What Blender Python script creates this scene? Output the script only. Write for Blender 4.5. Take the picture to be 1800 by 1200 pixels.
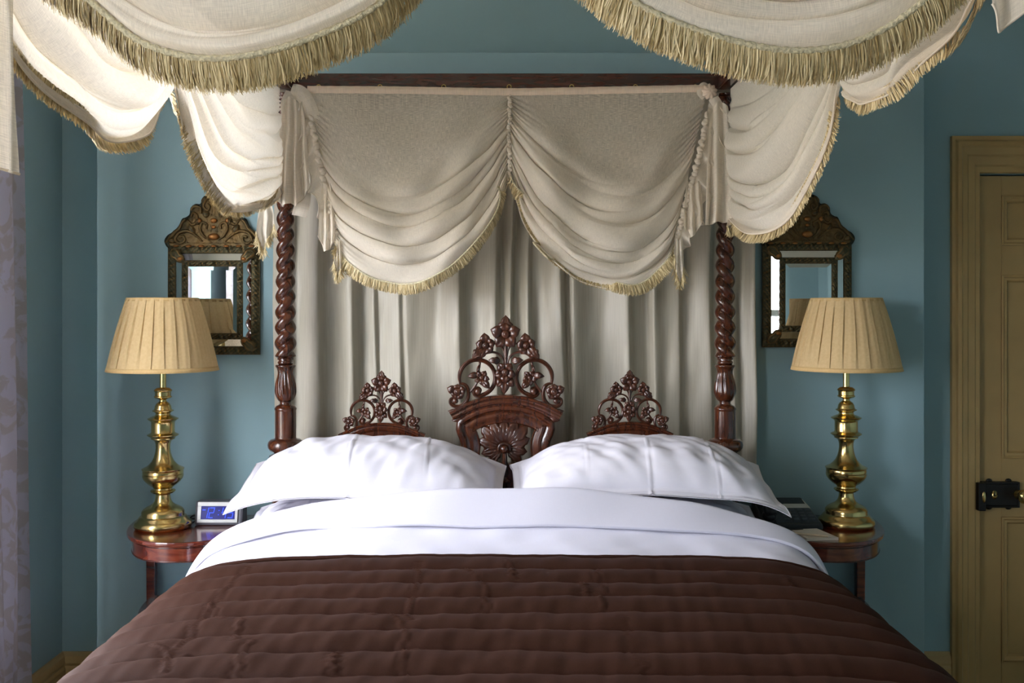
import bpy, math, random
import numpy as np
from mathutils import Vector
random.seed(7); RNG = np.random.default_rng(7)
for o in list(bpy.data.objects): bpy.data.objects.remove(o)
scn = bpy.context.scene
PI = math.pi
# ------------------------------------------------------------------ camera, sky, light, exposure
FPX, CX, CY, H = 1800.0, 893.0, 540.0, 1.5          # focal length in pixels, principal point, eye height
cam = bpy.data.cameras.new('camera'); camo = bpy.data.objects.new('camera', cam)
scn.collection.objects.link(camo); scn.camera = camo
camo.location = (0, 0, H); camo.rotation_euler = (PI/2, 0, 0)
cam.sensor_width = 36; cam.lens = 36*FPX/1800; cam.shift_x = (900-CX)/1800; cam.shift_y = -(600-CY)/1800
cam.clip_start = .02
scn.view_settings.view_transform = 'Standard'; scn.view_settings.look = 'None'
scn.view_settings.gamma = 1; scn.view_settings.use_curve_mapping = False
scn.view_settings.exposure = 0.22
world = bpy.data.worlds.new('sky'); scn.world = world; world.use_nodes = True
wn = world.node_tree.nodes; wl = world.node_tree.links
wbg = wn['Background']; wbg.inputs['Strength'].default_value = 22.0
wbg.inputs['Color'].default_value = (.92, .945, 1.03, 1)
XL, XR, YB, YF, ZC = -1.65, 2.95, 3.79, -2.6, 2.95     # room: left, right, back, front (behind camera), ceiling
WIN = [(1.45, 3.02, .45, 2.45), (-1.0, .25, .45, 2.45)]  # windows in the left wall: y0, y1, z0, z1
WINF = []                             # window in the wall behind the camera: x0, x1, z0, z1
def portal(loc, rot, sx, sy):
    l = bpy.data.lights.new('window_portal', 'AREA'); l.shape = 'RECTANGLE'; l.size = sx; l.size_y = sy
    l.cycles.is_portal = True
    o = bpy.data.objects.new('window_portal', l); scn.collection.objects.link(o); o.location = loc; o.rotation_euler = rot
for (a, b, c, d) in WIN: portal((XL-.26, (a+b)/2, (c+d)/2), (0, -PI/2, 0), d-c, b-a)
for (a, b, c, d) in WINF: portal(((a+b)/2, YF-.26, (c+d)/2), (PI/2, 0, 0), b-a, d-c)

# ------------------------------------------------------------------ helpers
C = scn.collection
def W(px, py, D): return np.array([(px-CX)*D/FPX, D, H+(CY-py)*D/FPX])
ORG = {}
def empty(name, loc, label=None, cat=None, group=None):
    o = bpy.data.objects.new(name, None); C.objects.link(o); o.location = loc; o.empty_display_size = .05
    ORG[o.name] = np.array(loc, float); tag(o, label, cat, group); return o
def tag(o, label=None, cat=None, group=None, kind=None):
    if label: o['label'] = label
    if cat: o['category'] = cat
    if group: o['group'] = group
    if kind: o['kind'] = kind
    return o
def mobj(name, V, F, mat, parent=None, smooth=True, uv=None, org=None, bevel=0, flat_angle=None):
    """world-space verts -> one mesh object; origin at the parent's base or, for a top-level thing, at its own base"""
    V = np.asarray(V, float)
    if parent is not None: org = ORG[parent.name]
    elif org is None: org = np.array([(V[:,0].min()+V[:,0].max())/2, (V[:,1].min()+V[:,1].max())/2, V[:,2].min()])
    org = np.asarray(org, float)
    me = bpy.data.meshes.new(name); me.from_pydata((V-org).tolist(), [], [tuple(int(i) for i in f) for f in F]); me.update()
    if uv is not None:
        l = me.uv_layers.new(name='UVMap'); idx = np.zeros(len(me.loops), int); me.loops.foreach_get('vertex_index', idx)
        l.data.foreach_set('uv', np.asarray(uv, float)[idx].ravel())
    if smooth: me.polygons.foreach_set('use_smooth', [True]*len(me.polygons))
    me.materials.append(M[mat] if isinstance(mat, str) else mat)
    o = bpy.data.objects.new(name, me); C.objects.link(o)
    if parent is None: o.location = org
    else: o.parent = parent
    ORG[o.name] = org
    if smooth and flat_angle is not None:
        me.update(); me.set_sharp_from_angle(angle=flat_angle)
    if bevel:
        b = o.modifiers.new('bevel', 'BEVEL'); b.width = bevel; b.segments = 2; b.limit_method = 'ANGLE'; b.angle_limit = .6
    return o
class MB:
    def __init__(s): s.V = []; s.F = []; s.n = 0; s.U = []
    def add(s, V, F, uv=None):
        V = np.asarray(V, float).reshape(-1, 3); s.V.append(V)
        s.F += [tuple(i+s.n for i in f) for f in F]; s.n += len(V)
        s.U.append(np.zeros((len(V), 2)) if uv is None else np.asarray(uv, float).reshape(-1, 2)); return s
    def obj(s, name, mat, parent=None, **k): return mobj(name, np.vstack(s.V), s.F, mat, parent, uv=np.vstack(s.U), **k)
    def box(s, x0, x1, y0, y1, z0, z1): return s.add(*boxvf(x0, x1, y0, y1, z0, z1))
def boxvf(x0, x1, y0, y1, z0, z1):
    V = [(x, y, z) for x in (x0, x1) for y in (y0, y1) for z in (z0, z1)]
    return V, [(0,1,3,2), (4,6,7,5), (0,4,5,1), (2,3,7,6), (0,2,6,4), (1,5,7,3)]
def box(name, b, mat, parent=None, bevel=0, **k):
    V, F = boxvf(*b); return mobj(name, V, F, mat, parent, smooth=False, bevel=bevel, **k)
def gridF(nu, nv, wrapu=False, flip=False):
    F = []; R = range(nu if wrapu else nu-1)
    for i in R:
        j2 = (i+1) % nu
        for j in range(nv-1):
            f = (i*nv+j, j2*nv+j, j2*nv+j+1, i*nv+j+1); F.append(f[::-1] if flip else f)
    return F
def lathe(prof, n=40, c=(0, 0, 0), mod=None):
    """prof: (r, z); returns V, F about a vertical axis"""
    prof = np.array(prof, float); m = len(prof); V = np.zeros((n, m, 3))
    for i in range(n):
        a = 2*PI*i/n; r = prof[:,0].copy()
        if mod is not None: r = r*mod(a, prof[:,1])
        V[i,:,0] = c[0]+r*math.cos(a); V[i,:,1] = c[1]+r*math.sin(a); V[i,:,2] = c[2]+prof[:,1]
    F = gridF(n, m, True)
    F.append(tuple(i*m for i in range(n))[::-1]); F.append(tuple(i*m+m-1 for i in range(n)))
    return V.reshape(-1, 3), F
def cr(P, n, closed=False):
    """Catmull-Rom through P, resampled to n points evenly by arc length"""
    P = np.array(P, float)
    Q = np.vstack([2*P[0]-P[1], P, 2*P[-1]-P[-2]]) if not closed else np.vstack([P[-1], P, P[0], P[1]])
    out = []
    for i in range(1, len(Q)-2):
        t = np.linspace(0, 1, 24, endpoint=False)[:,None]; a, b, c, d = Q[i-1], Q[i], Q[i+1], Q[i+2]
        out.append(.5*((2*b)+(-a+c)*t+(2*a-5*b+4*c-d)*t*t+(-a+3*b-3*c+d)*t**3))
    out = np.vstack(out+[Q[-2][None]]); L = np.r_[0, np.cumsum(np.linalg.norm(np.diff(out, axis=0), axis=1))]
    s = np.linspace(0, L[-1], n); return np.stack([np.interp(s, L, out[:,k]) for k in range(out.shape[1])], 1)
def sweep2(path, prof, y0, sc=None, closed_prof=True, scb=None):
    """planar sweep in XZ at depth y0: profile (a in-plane, b towards viewer)"""
    path = np.array(path, float); n = len(path); prof = np.array(prof, float); m = len(prof)
    T = np.gradient(path, axis=0); T /= np.linalg.norm(T, axis=1)[:,None]+1e-12; N = np.stack([-T[:,1], T[:,0]], 1)
    sc = np.ones(n) if sc is None else np.asarray(sc); scb = sc if scb is None else scb
    V = np.zeros((n, m, 3))
    for j in range(m):
        V[:,j,0] = path[:,0]+N[:,0]*prof[j,0]*sc; V[:,j,2] = path[:,1]+N[:,1]*prof[j,0]*sc; V[:,j,1] = y0-prof[j,1]*scb
    F = []
    for i in range(n-1):
        for j in range(m if closed_prof else m-1):
            k = (j+1) % m; F.append((i*m+j, i*m+k, (i+1)*m+k, (i+1)*m+j))
    if closed_prof: F.append(tuple(range(m))[::-1]); F.append(tuple((n-1)*m+j for j in range(m)))
    return V.reshape(-1, 3), F
def tube(path, r, m=8, closed=False):
    P = np.array(path, float); n = len(P); r = np.ones(n)*r
    T = np.gradient(P, axis=0); T /= np.linalg.norm(T, axis=1)[:,None]+1e-12
    up = np.array([0, 0, 1.0]) if abs(T[0,2]) < .9 else np.array([1.0, 0, 0])
    V = np.zeros((n, m, 3)); nrm = np.cross(T[0], up); nrm /= np.linalg.norm(nrm)
    for i in range(n):
        nrm = nrm-T[i]*np.dot(nrm, T[i]); nrm /= np.linalg.norm(nrm)+1e-12; b = np.cross(T[i], nrm)
        for j in range(m):
            a = 2*PI*j/m; V[i,j] = P[i]+r[i]*(nrm*math.cos(a)+b*math.sin(a))
    F = []
    for i in range(n-1):
        for j in range(m): F.append((i*m+j, i*m+(j+1)%m, (i+1)*m+(j+1)%m, (i+1)*m+j))
    F.append(tuple(range(m))[::-1]); F.append(tuple((n-1)*m+j for j in range(m)))
    return V.reshape(-1, 3), F
def ball(c, r, n=12, m=8, sx=1, sy=1, sz=1):
    V, F = lathe([(max(1e-4, math.sin(PI*k/m))*1.0, -math.cos(PI*k/m)) for k in range(m+1)], n)
    return V*np.array([r*sx, r*sy, r*sz])+np.array(c), F
def wob(x, y, seed, n=7, f=1.0):
    r = np.random.default_rng(seed); o = 0
    for k in range(n):
        a = r.uniform(0, 2*PI); ff = f*(.6+1.5*r.random()); o = o+np.sin(ff*(x*math.cos(a)+y*math.sin(a))*2*PI+r.uniform(0, 6.3))
    return o/math.sqrt(n)
def sstep(x, a, b): t = np.clip((x-a)/(b-a), 0, 1); return t*t*(3-2*t)

# ------------------------------------------------------------------ materials
M = {}
def lin(r, g, b): return tuple((c/255/12.92 if c <= 10 else ((c/255+.055)/1.055)**2.4) for c in (r, g, b))+(1,)
def mat(name):
    m = bpy.data.materials.new(name); m.use_nodes = True; M[name] = m
    nt = m.node_tree; return m, nt, nt.nodes, nt.links, nt.nodes['Principled BSDF']
def noise(nt, scale, detail=4, vec=None, stretch=None, kind='Object'):
    n = nt.nodes.new('ShaderNodeTexNoise'); n.inputs['Scale'].default_value = scale; n.inputs['Detail'].default_value = detail
    tc = nt.nodes.new('ShaderNodeTexCoord'); mp = nt.nodes.new('ShaderNodeMapping')
    if stretch: mp.inputs['Scale'].default_value = stretch
    nt.links.new(tc.outputs[kind], mp.inputs['Vector']); nt.links.new(mp.outputs[0], n.inputs['Vector']); return n
def ramp(nt, src, stops):
    r = nt.nodes.new('ShaderNodeValToRGB'); e = r.color_ramp.elements
    while len(e) < len(stops): e.new(.5)
    for k, (p, c) in enumerate(stops): e[k].position = p; e[k].color = c
    nt.links.new(src, r.inputs[0]); return r
def bump(nt, src, bsdf, strength=.3, dist=.002):
    b = nt.nodes.new('ShaderNodeBump'); b.inputs['Strength'].default_value = strength; b.inputs['Distance'].default_value = dist
    nt.links.new(src, b.inputs['Height']); nt.links.new(b.outputs[0], bsdf.inputs['Normal']); return b
def simple(name, col, rough=.5, metal=0, nscale=0, var=.12, bmp=0, bdist=.001, spec=.5, coat=0, stretch=None, emit=0):
    m, nt, N, L, p = mat(name)
    p.inputs['Base Color'].default_value = col; p.inputs['Roughness'].default_value = rough; p.inputs['Metallic'].default_value = metal
    p.inputs['Specular IOR Level'].default_value = spec; p.inputs['Coat Weight'].default_value = coat; p.inputs['Coat Roughness'].default_value = .12
    if nscale:
        n = noise(nt, nscale, 5, stretch=stretch)
        r = ramp(nt, n.outputs['Fac'], [(.3, tuple(c*(1-var) for c in col[:3])+(1,)), (.7, tuple(min(1, c*(1+var)) for c in col[:3])+(1,))])
        L.new(r.outputs[0], p.inputs['Base Color'])
        if bmp: bump(nt, n.outputs['Fac'], p, bmp, bdist)
    if emit: p.inputs['Emission Color'].default_value = col; p.inputs['Emission Strength'].default_value = emit
    return m
simple('wall_paint', lin(144, 174, 182), .55, nscale=3, var=.035, bmp=.04, spec=.3)
simple('ceiling_paint', lin(214, 210, 200), .8, nscale=3, var=.02)
simple('carpet', lin(164, 148, 126), .95, nscale=160, var=.25, bmp=.6, bdist=.004, spec=.1)
simple('door_paint', lin(178, 148, 96), .42, nscale=9, var=.05, bmp=.05, spec=.4)
simple('skirting_paint', lin(176, 150, 100), .45, nscale=8, var=.05)
simple('white_paint', lin(225, 222, 212), .5, nscale=8, var=.03)
simple('brass', (.62, .46, .19, 1), .2, 1, nscale=6, var=.14)
simple('brass_stem', (.78, .60, .24, 1), .22, 1, nscale=6, var=.06)
simple('black_iron', lin(24, 20, 18), .45, .3, nscale=40, var=.3, bmp=.15)
simple('black_plastic', lin(32, 37, 41), .38, nscale=60, var=.1)
simple('dark_key', lin(66, 74, 80), .5, nscale=60, var=.1)
simple('grey_card', lin(196, 200, 196), .6, nscale=40, var=.05)
simple('paper', lin(226, 216, 204), .7, nscale=60, var=.03)
simple('pencil_wood', lin(214, 196, 170), .5, nscale=60, var=.05)
simple('silver_plastic', lin(196, 194, 192), .35, .25, nscale=30, var=.04)
simple('grey_plastic', lin(92, 92, 100), .4, .1, nscale=30, var=.06)
simple('screen_blue', lin(4, 4, 70), .25, nscale=4, var=.1, emit=0)
M['screen_blue'].node_tree.nodes['Principled BSDF'].inputs['Emission Color'].default_value = (.0, .0, .22, 1)
M['screen_blue'].node_tree.nodes['Principled BSDF'].inputs['Emission Strength'].default_value = .55
simple('digit_blue', (.012, .06, .85, 1), .3, emit=.7)
simple('shade_trim', lin(205, 172, 118), .7, nscale=200, var=.06, bmp=.1)
def mahogany(name, c1, c2, c3, sc=9, rough=.24, stretch=(6, 6, 1), coat=.55):
    m, nt, N, L, p = mat(name)
    n = noise(nt, sc, 7, stretch=stretch); n.inputs['Distortion'].default_value = 1.2
    r = ramp(nt, n.outputs['Fac'], [(.28, c1), (.52, c2), (.75, c3)]); L.new(r.outputs[0], p.inputs['Base Color'])
    p.inputs['Roughness'].default_value = rough; p.inputs['Coat Weight'].default_value = coat; p.inputs['Coat Roughness'].default_value = .15
    bump(nt, n.outputs['Fac'], p, .06, .001)
mahogany('mahogany', lin(46, 19, 9), lin(72, 33, 15), lin(96, 49, 23))
mahogany('mahogany_carved', lin(46, 21, 12), lin(70, 34, 18), lin(92, 49, 27), rough=.34)
mahogany('mahogany_table', lin(58, 20, 14), lin(98, 38, 24), lin(128, 60, 38), sc=5, rough=.16, stretch=(1, 8, 8), coat=.8)
mahogany('mahogany_rail', lin(34, 12, 7), lin(64, 26, 14), lin(84, 36, 18), stretch=(1, 8, 8))
# antique embossed brass: patina in the hollows' metal with its own blotches
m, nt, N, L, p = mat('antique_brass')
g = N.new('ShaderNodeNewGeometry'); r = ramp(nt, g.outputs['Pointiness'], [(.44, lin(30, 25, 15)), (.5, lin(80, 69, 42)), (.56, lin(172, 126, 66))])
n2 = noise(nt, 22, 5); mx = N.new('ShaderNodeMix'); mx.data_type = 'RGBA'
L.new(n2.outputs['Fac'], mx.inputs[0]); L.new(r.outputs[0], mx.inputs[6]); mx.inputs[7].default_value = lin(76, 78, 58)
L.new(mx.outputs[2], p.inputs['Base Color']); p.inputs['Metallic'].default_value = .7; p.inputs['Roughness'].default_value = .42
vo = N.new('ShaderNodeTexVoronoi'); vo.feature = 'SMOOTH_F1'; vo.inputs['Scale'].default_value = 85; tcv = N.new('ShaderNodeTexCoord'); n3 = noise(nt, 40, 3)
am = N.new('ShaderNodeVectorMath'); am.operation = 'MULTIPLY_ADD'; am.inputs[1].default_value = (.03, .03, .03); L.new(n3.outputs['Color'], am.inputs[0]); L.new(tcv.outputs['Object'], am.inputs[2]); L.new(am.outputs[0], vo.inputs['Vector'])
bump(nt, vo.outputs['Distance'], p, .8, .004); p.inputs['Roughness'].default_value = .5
def darker_copy(name, src, cols, pat):
    m_ = M[src].copy(); m_.name = name; M[name] = m_; nd = m_.node_tree.nodes
    for e_, c_ in zip([n_ for n_ in nd if n_.type == 'VALTORGB'][0].color_ramp.elements, cols): e_.color = c_
    [n_ for n_ in nd if n_.type == 'MIX'][0].inputs[7].default_value = pat
darker_copy('olive_brass', 'antique_brass', [lin(24, 21, 13), lin(52, 48, 31), lin(132, 100, 54)], lin(52, 56, 42))
simple('copper_boss', lin(158, 108, 60), .36, .8, nscale=50, var=.25)
m, nt, N, L, p = mat('mirror_glass'); p.inputs['Base Color'].default_value = (.82, .84, .82, 1); p.inputs['Metallic'].default_value = 1; p.inputs['Roughness'].default_value = .012
m, nt, N, L, p = mat('window_glass')
tr = N.new('ShaderNodeBsdfTransparent'); gl = N.new('ShaderNodeBsdfGlossy'); gl.inputs['Roughness'].default_value = .02
ms = N.new('ShaderNodeMixShader'); ms.inputs[0].default_value = .07; L.new(tr.outputs[0], ms.inputs[1]); L.new(gl.outputs[0], ms.inputs[2])
L.new(ms.outputs[0], N['Material Output'].inputs[0]); N.remove(p)
def cloth(name, col, trans=.3, sheer=0., sheer_var=.1, weave=900, bmpd=.0006, hem=None, rough=.9, dark=.82, layered=False):
    """woven cloth: diffuse + translucent, optional sheerness that follows the weave (UV in metres)"""
    m, nt, N, L, p = mat(name); N.remove(p)
    a = noise(nt, weave, 2, stretch=(1, .04, 1), kind='UV'); b = noise(nt, weave, 2, stretch=(.04, 1, 1), kind='UV')
    ad = N.new('ShaderNodeMath'); ad.operation = 'ADD'; L.new(a.outputs['Fac'], ad.inputs[0]); L.new(b.outputs['Fac'], ad.inputs[1])
    hf = N.new('ShaderNodeMath'); hf.operation = 'MULTIPLY'; L.new(ad.outputs[0], hf.inputs[0]); hf.inputs[1].default_value = .5
    cr_ = ramp(nt, hf.outputs[0], [(.36, tuple(c*dark for c in col[:3])+(1,)), (.6, col)])
    bm = N.new('ShaderNodeBump'); bm.inputs['Strength'].default_value = .35; bm.inputs['Distance'].default_value = bmpd; L.new(hf.outputs[0], bm.inputs['Height'])
    d = N.new('ShaderNodeBsdfDiffuse'); t = N.new('ShaderNodeBsdfTranslucent'); s = N.new('ShaderNodeMixShader'); s.inputs[0].default_value = trans
    for q in (d, t): L.new(cr_.outputs[0], q.inputs['Color']); L.new(bm.outputs[0], q.inputs['Normal'])
    L.new(d.outputs[0], s.inputs[1]); L.new(t.outputs[0], s.inputs[2]); out = s
    if sheer:
        tp = N.new('ShaderNodeBsdfTransparent'); s2 = N.new('ShaderNodeMixShader')
        mr = N.new('ShaderNodeMapRange'); mr.inputs[1].default_value = .42; mr.inputs[2].default_value = .58
        mr.inputs[3].default_value = sheer+sheer_var; mr.inputs[4].default_value = max(0, sheer-sheer_var)
        L.new(hf.outputs[0], mr.inputs[0]); fac = mr.outputs[0]
        if layered:      # gathered folds hold several layers of cloth, so less shows through
            at = N.new('ShaderNodeAttribute'); at.attribute_name = 'layers'; inv = N.new('ShaderNodeMapRange'); inv.inputs[3].default_value = 1; inv.inputs[4].default_value = .25
            L.new(at.outputs['Fac'], inv.inputs[0]); ml = N.new('ShaderNodeMath'); ml.operation = 'MULTIPLY'; L.new(fac, ml.inputs[0]); L.new(inv.outputs[0], ml.inputs[1]); fac = ml.outputs[0]
        L.new(fac, s2.inputs[0]); L.new(s.outputs[0], s2.inputs[1]); L.new(tp.outputs[0], s2.inputs[2]); out = s2
    L.new(out.outputs[0], N['Material Output'].inputs[0]); return m
cloth('linen_sheer', lin(250, 241, 226), .34, .33, .14, 1250, layered=True, dark=.88)
cloth('linen_hem', lin(250, 241, 227), .35, 0, 0, 700)
cloth('satin_tape', lin(248, 228, 208), .2, 0, 0, 500)
cloth('white_cotton', lin(222, 221, 235), .08, 0, 0, 1400, .0002, dark=.97)
cloth('pillow_cotton', lin(226, 224, 234), .08, 0, 0, 1400, .0002, dark=.97)
# grey silk of the bed-head curtain
m, nt, N, L, p = mat('grey_silk'); n = noise(nt, 260, 3, stretch=(1, 1, .03)); n.inputs['Detail'].default_value = 1; r = ramp(nt, n.outputs['Fac'], [(.3, lin(168, 161, 145)), (.7, lin(178, 172, 156))])
L.new(r.outputs[0], p.inputs['Base Color']); p.inputs['Roughness'].default_value = .42; p.inputs['Sheen Weight'].default_value = .3; bump(nt, n.outputs['Fac'], p, .06, .0004)
# tan pleated silk shade
m, nt, N, L, p = mat('shade_silk'); N.remove(p); d = N.new('ShaderNodeBsdfDiffuse'); t = N.new('ShaderNodeBsdfTranslucent'); s = N.new('ShaderNodeMixShader'); s.inputs[0].default_value = .22
n = noise(nt, 120, 3); r = ramp(nt, n.outputs['Fac'], [(.3, lin(214, 185, 138)), (.7, lin(222, 195, 148))])
for q in (d, t): L.new(r.outputs[0], q.inputs['Color'])
L.new(d.outputs[0], s.inputs[1]); L.new(t.outputs[0], s.inputs[2]); L.new(s.outputs[0], N['Material Output'].inputs[0])
# fringe thread: every strand its own tone
def thread(name, c1, c2):
    m, nt, N, L, p = mat(name); g = N.new('ShaderNodeNewGeometry')
    r = ramp(nt, g.outputs['Random Per Island'], [(0, c1), (1, c2)]); L.new(r.outputs[0], p.inputs['Base Color'])
    p.inputs['Roughness'].default_value = .5; p.inputs['Sheen Weight'].default_value = .2
thread('fringe_thread', lin(166, 142, 90), lin(240, 222, 176))
simple('braid_thread', lin(206, 196, 164), .7, nscale=260, var=.3, bmp=.8, bdist=.003)
# brown quilted cover
m, nt, N, L, p = mat('brown_quilt'); n = noise(nt, 420, 3); r = ramp(nt, n.outputs['Fac'], [(.3, lin(45, 25, 17)), (.7, lin(53, 30, 21))])
L.new(r.outputs[0], p.inputs['Base Color']); p.inputs['Roughness'].default_value = .7; p.inputs['Specular IOR Level'].default_value = .08; p.inputs['Sheen Weight'].default_value = .03; p.inputs['Sheen Roughness'].default_value = .5
p.inputs['Sheen Tint'].default_value = lin(170, 130, 115); bump(nt, n.outputs['Fac'], p, .15, .0006)
# lilac grey damask with a tan leaf figure
m, nt, N, L, p = mat('damask')
n = noise(nt, 16, 6, stretch=(1, .7, 1), kind='UV'); n.inputs['Distortion'].default_value = 1.6
r = ramp(nt, n.outputs['Fac'], [(.47, lin(178, 176, 188)), (.53, lin(168, 161, 160))]); L.new(r.outputs[0], p.inputs['Base Color']); p.inputs['Roughness'].default_value = .5
t = N.new('ShaderNodeBsdfTranslucent'); ms = N.new('ShaderNodeMixShader'); ms.inputs[0].default_value = .5; L.new(r.outputs[0], t.inputs['Color'])
L.new(p.outputs[0], ms.inputs[1]); L.new(t.outputs[0], ms.inputs[2]); L.new(ms.outputs[0], N['Material Output'].inputs[0])

# ------------------------------------------------------------------ the room
def struct(o): o['kind'] = 'structure'; return o
def wall_with_holes(name, axis, at, th, a0, a1, z0, z1, holes, mat_):
    b = MB()
    def put(p0, p1, q0, q1):
        if p1-p0 < 1e-6 or q1-q0 < 1e-6: return
        if axis == 'x': b.box(min(at, at+th), max(at, at+th), p0, p1, q0, q1)
        else: b.box(p0, p1, min(at, at+th), max(at, at+th), q0, q1)
    x = a0
    for (h0, h1, c0, c1) in sorted(holes):
        put(x, h0, z0, z1); put(h0, h1, z0, c0); put(h0, h1, c1, z1); x = h1
    put(x, a1, z0, z1)
    return struct(b.obj(name, mat_, smooth=False))
DX0, DX1, DZ1 = 1.745, 2.56, 1.995                         # door opening
box('floor', (XL-.4, XR+.3, YF-.4, YB+.3, -.2, 0), 'carpet')['kind'] = 'structure'
box('ceiling', (XL-.4, XR+.3, YF-.4, YB+.3, ZC, ZC+.2), 'ceiling_paint')['kind'] = 'structure'
wall_with_holes('wall_back', 'y', YB, .28, XL, XR, 0, ZC, [(DX0, DX1, 0, DZ1)], 'wall_paint')
wall_with_holes('wall_left', 'x', XL, -.3, YF-.3, YB+.28, 0, ZC, WIN, 'wall_paint')
wall_with_holes('wall_right', 'x', XR, .28, YF-.3, YB+.28, 0, ZC, [], 'wall_paint')
wall_with_holes('wall_front', 'y', YF, -.3, XL, XR, 0, ZC, WINF, 'wall_paint')
PY = 3.60                                                     # face of the boxed-out panel behind the bed
box('wall_bedhead', (W(170, 0, PY)[0], W(1625, 0, PY)[0], PY, YB, 0, W(0, 92, PY)[2]), 'wall_paint', bevel=.003)['kind'] = 'structure'
def skirting(name, p0, p1, n):
    prof = [(0, 0), (.022, 0), (.022, .17), (.016, .18), (.02, .19), (.017, .215), (.006, .228), (0, .228)]
    p0 = np.array(p0); p1 = np.array(p1); n = np.array(n); V = []
    for p in (p0, p1): V += [(p[0]+n[0]*a, p[1]+n[1]*a, z) for a, z in prof]
    m_ = len(prof); F = [(j, (j+1) % m_, m_+(j+1) % m_, m_+j) for j in range(m_)]+[tuple(range(m_)), tuple(range(m_, 2*m_))]
    struct(mobj(name, V, F, 'skirting_paint', smooth=False))
skirting('baseboard_back', (XL, YB), (W(170, 0, PY)[0], YB), (0, -1)); skirting('baseboard_back', (W(1625, 0, PY)[0], YB), (1.632, YB), (0, -1))
skirting('baseboard_left', (XL, YF), (XL, YB), (1, 0)); skirting('baseboard_right', (XR, YF), (XR, YB), (-1, 0))
def window(name, axis, at, a0, a1, z0, z1, ncol=3, nrow=4):
    base = (at, (a0+a1)/2, z0) if axis == 'x' else ((a0+a1)/2, at, z0)
    t = struct(empty(name, base)); d = .03
    def bx(nm, p0, p1, q0, q1, h, mt, par):
        return box(nm, (at-h, at+h, p0, p1, q0, q1) if axis == 'x' else (p0, p1, at-h, at+h, q0, q1), mt, par)
    for (p0, p1, q0, q1) in ((a0, a0+.07, z0, z1), (a1-.07, a1, z0, z1), (a0+.07, a1-.07, z0, z0+.08), (a0+.07, a1-.07, z1-.07, z1)): bx('sash_frame', p0, p1, q0, q1, d, 'white_paint', t)
    xs = np.linspace(a0+.07, a1-.07, ncol+1); zs = np.linspace(z0+.08, z1-.07, nrow+1)
    for x in xs[1:-1]: bx('glazing_bar', x-.012, x+.012, z0+.08, z1-.07, .018, 'white_paint', t)
    for k, z in enumerate(zs[1:-1]):
        hb = .028 if k == nrow//2-1 else .012
        for i in range(ncol): bx('glazing_bar', xs[i]+.012, xs[i+1]-.012, z-hb, z+hb, .018, 'white_paint', t)
    for i in range(ncol):
        for j in range(nrow): bx('pane', xs[i], xs[i+1], zs[j], zs[j+1], .002, 'window_glass', t)
for k, (a, b, c, d) in enumerate(WIN): window('window_%d' % (k+1), 'x', XL-.2, a, b, c, d)
for k, (a, b, c, d) in enumerate(WINF): window('window_%d' % (k+3), 'y', YF-.2, a, b, c, d)
simple('bounce_ground', lin(160, 150, 132), .95, nscale=3, var=.3, spec=.1)  # unseen outdoor ground, pale tone raised to bounce light up into the room
struct(mobj('ground', [(-60, -50, -.5), (XL-.31, -50, -.5), (XL-.31, 50, -.5), (-60, 50, -.5)], [(0, 1, 2, 3)], 'bounce_ground', smooth=False))
# ---- door with architrave (in the back wall, right)
DY = YB+.035
door = struct(empty('door_1', ((DX0+DX1)/2, DY, 0)))
def dz(py): return H+(CY-py)*YB/FPX
SX0, SX1 = DX0+.004, DX1-.004; TH = .045
px1 = DX0+.098; px2 = DX0+.372; px3 = DX0+.452; px4 = DX1-.098
rails = [(0.012, dz(1168)), (dz(912), dz(808)), (dz(483), dz(430)), (dz(342), DZ1-.004)]
for (a, b) in ((SX0, px1), (px2, px3), (px4, SX1)): box('stile', (a, b, DY, DY+TH, .012, DZ1-.004), 'door_paint', door, bevel=.0015)
for (a, b) in rails:
    for (c, d) in ((px1, px2), (px3, px4)): box('rail', (c, d, DY, DY+TH, a, b), 'door_paint', door, bevel=.0015)
def frame_mould(x0, x1, z0, z1, prof, y0, name, mt, par):
    """mitred rectangular moulding; prof: (inset, towards viewer)"""
    V = []; m_ = len(prof)
    for (sx, sz) in ((0, 0), (1, 0), (1, 1), (0, 1)):
        for a, b in prof: V.append(((x1-a) if sx else (x0+a), y0-b, (z1-a) if sz else (z0+a)))
    F = []
    for i in range(4):
        k = (i+1) % 4
        for j in range(m_): F.append((i*m_+j, k*m_+j, k*m_+(j+1) % m_, i*m_+(j+1) % m_))
    return mobj(name, V, F, mt, par, smooth=False, bevel=.001)
for k in range(3):
    for (c, d) in ((px1, px2), (px3, px4)):
        z0, z1 = rails[k][1], rails[k+1][0]
        box('panel', (c-.005, d+.005, DY+.014, DY+.03, z0-.005, z1+.005), 'door_paint', door)
        frame_mould(c, d, z0, z1, [(0, -.012), (0, .004), (.006, .006), (.012, .001), (.02, .001), (.026, -.008), (.026, -.012)], DY, 'panel_moulding', 'door_paint', door)
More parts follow.
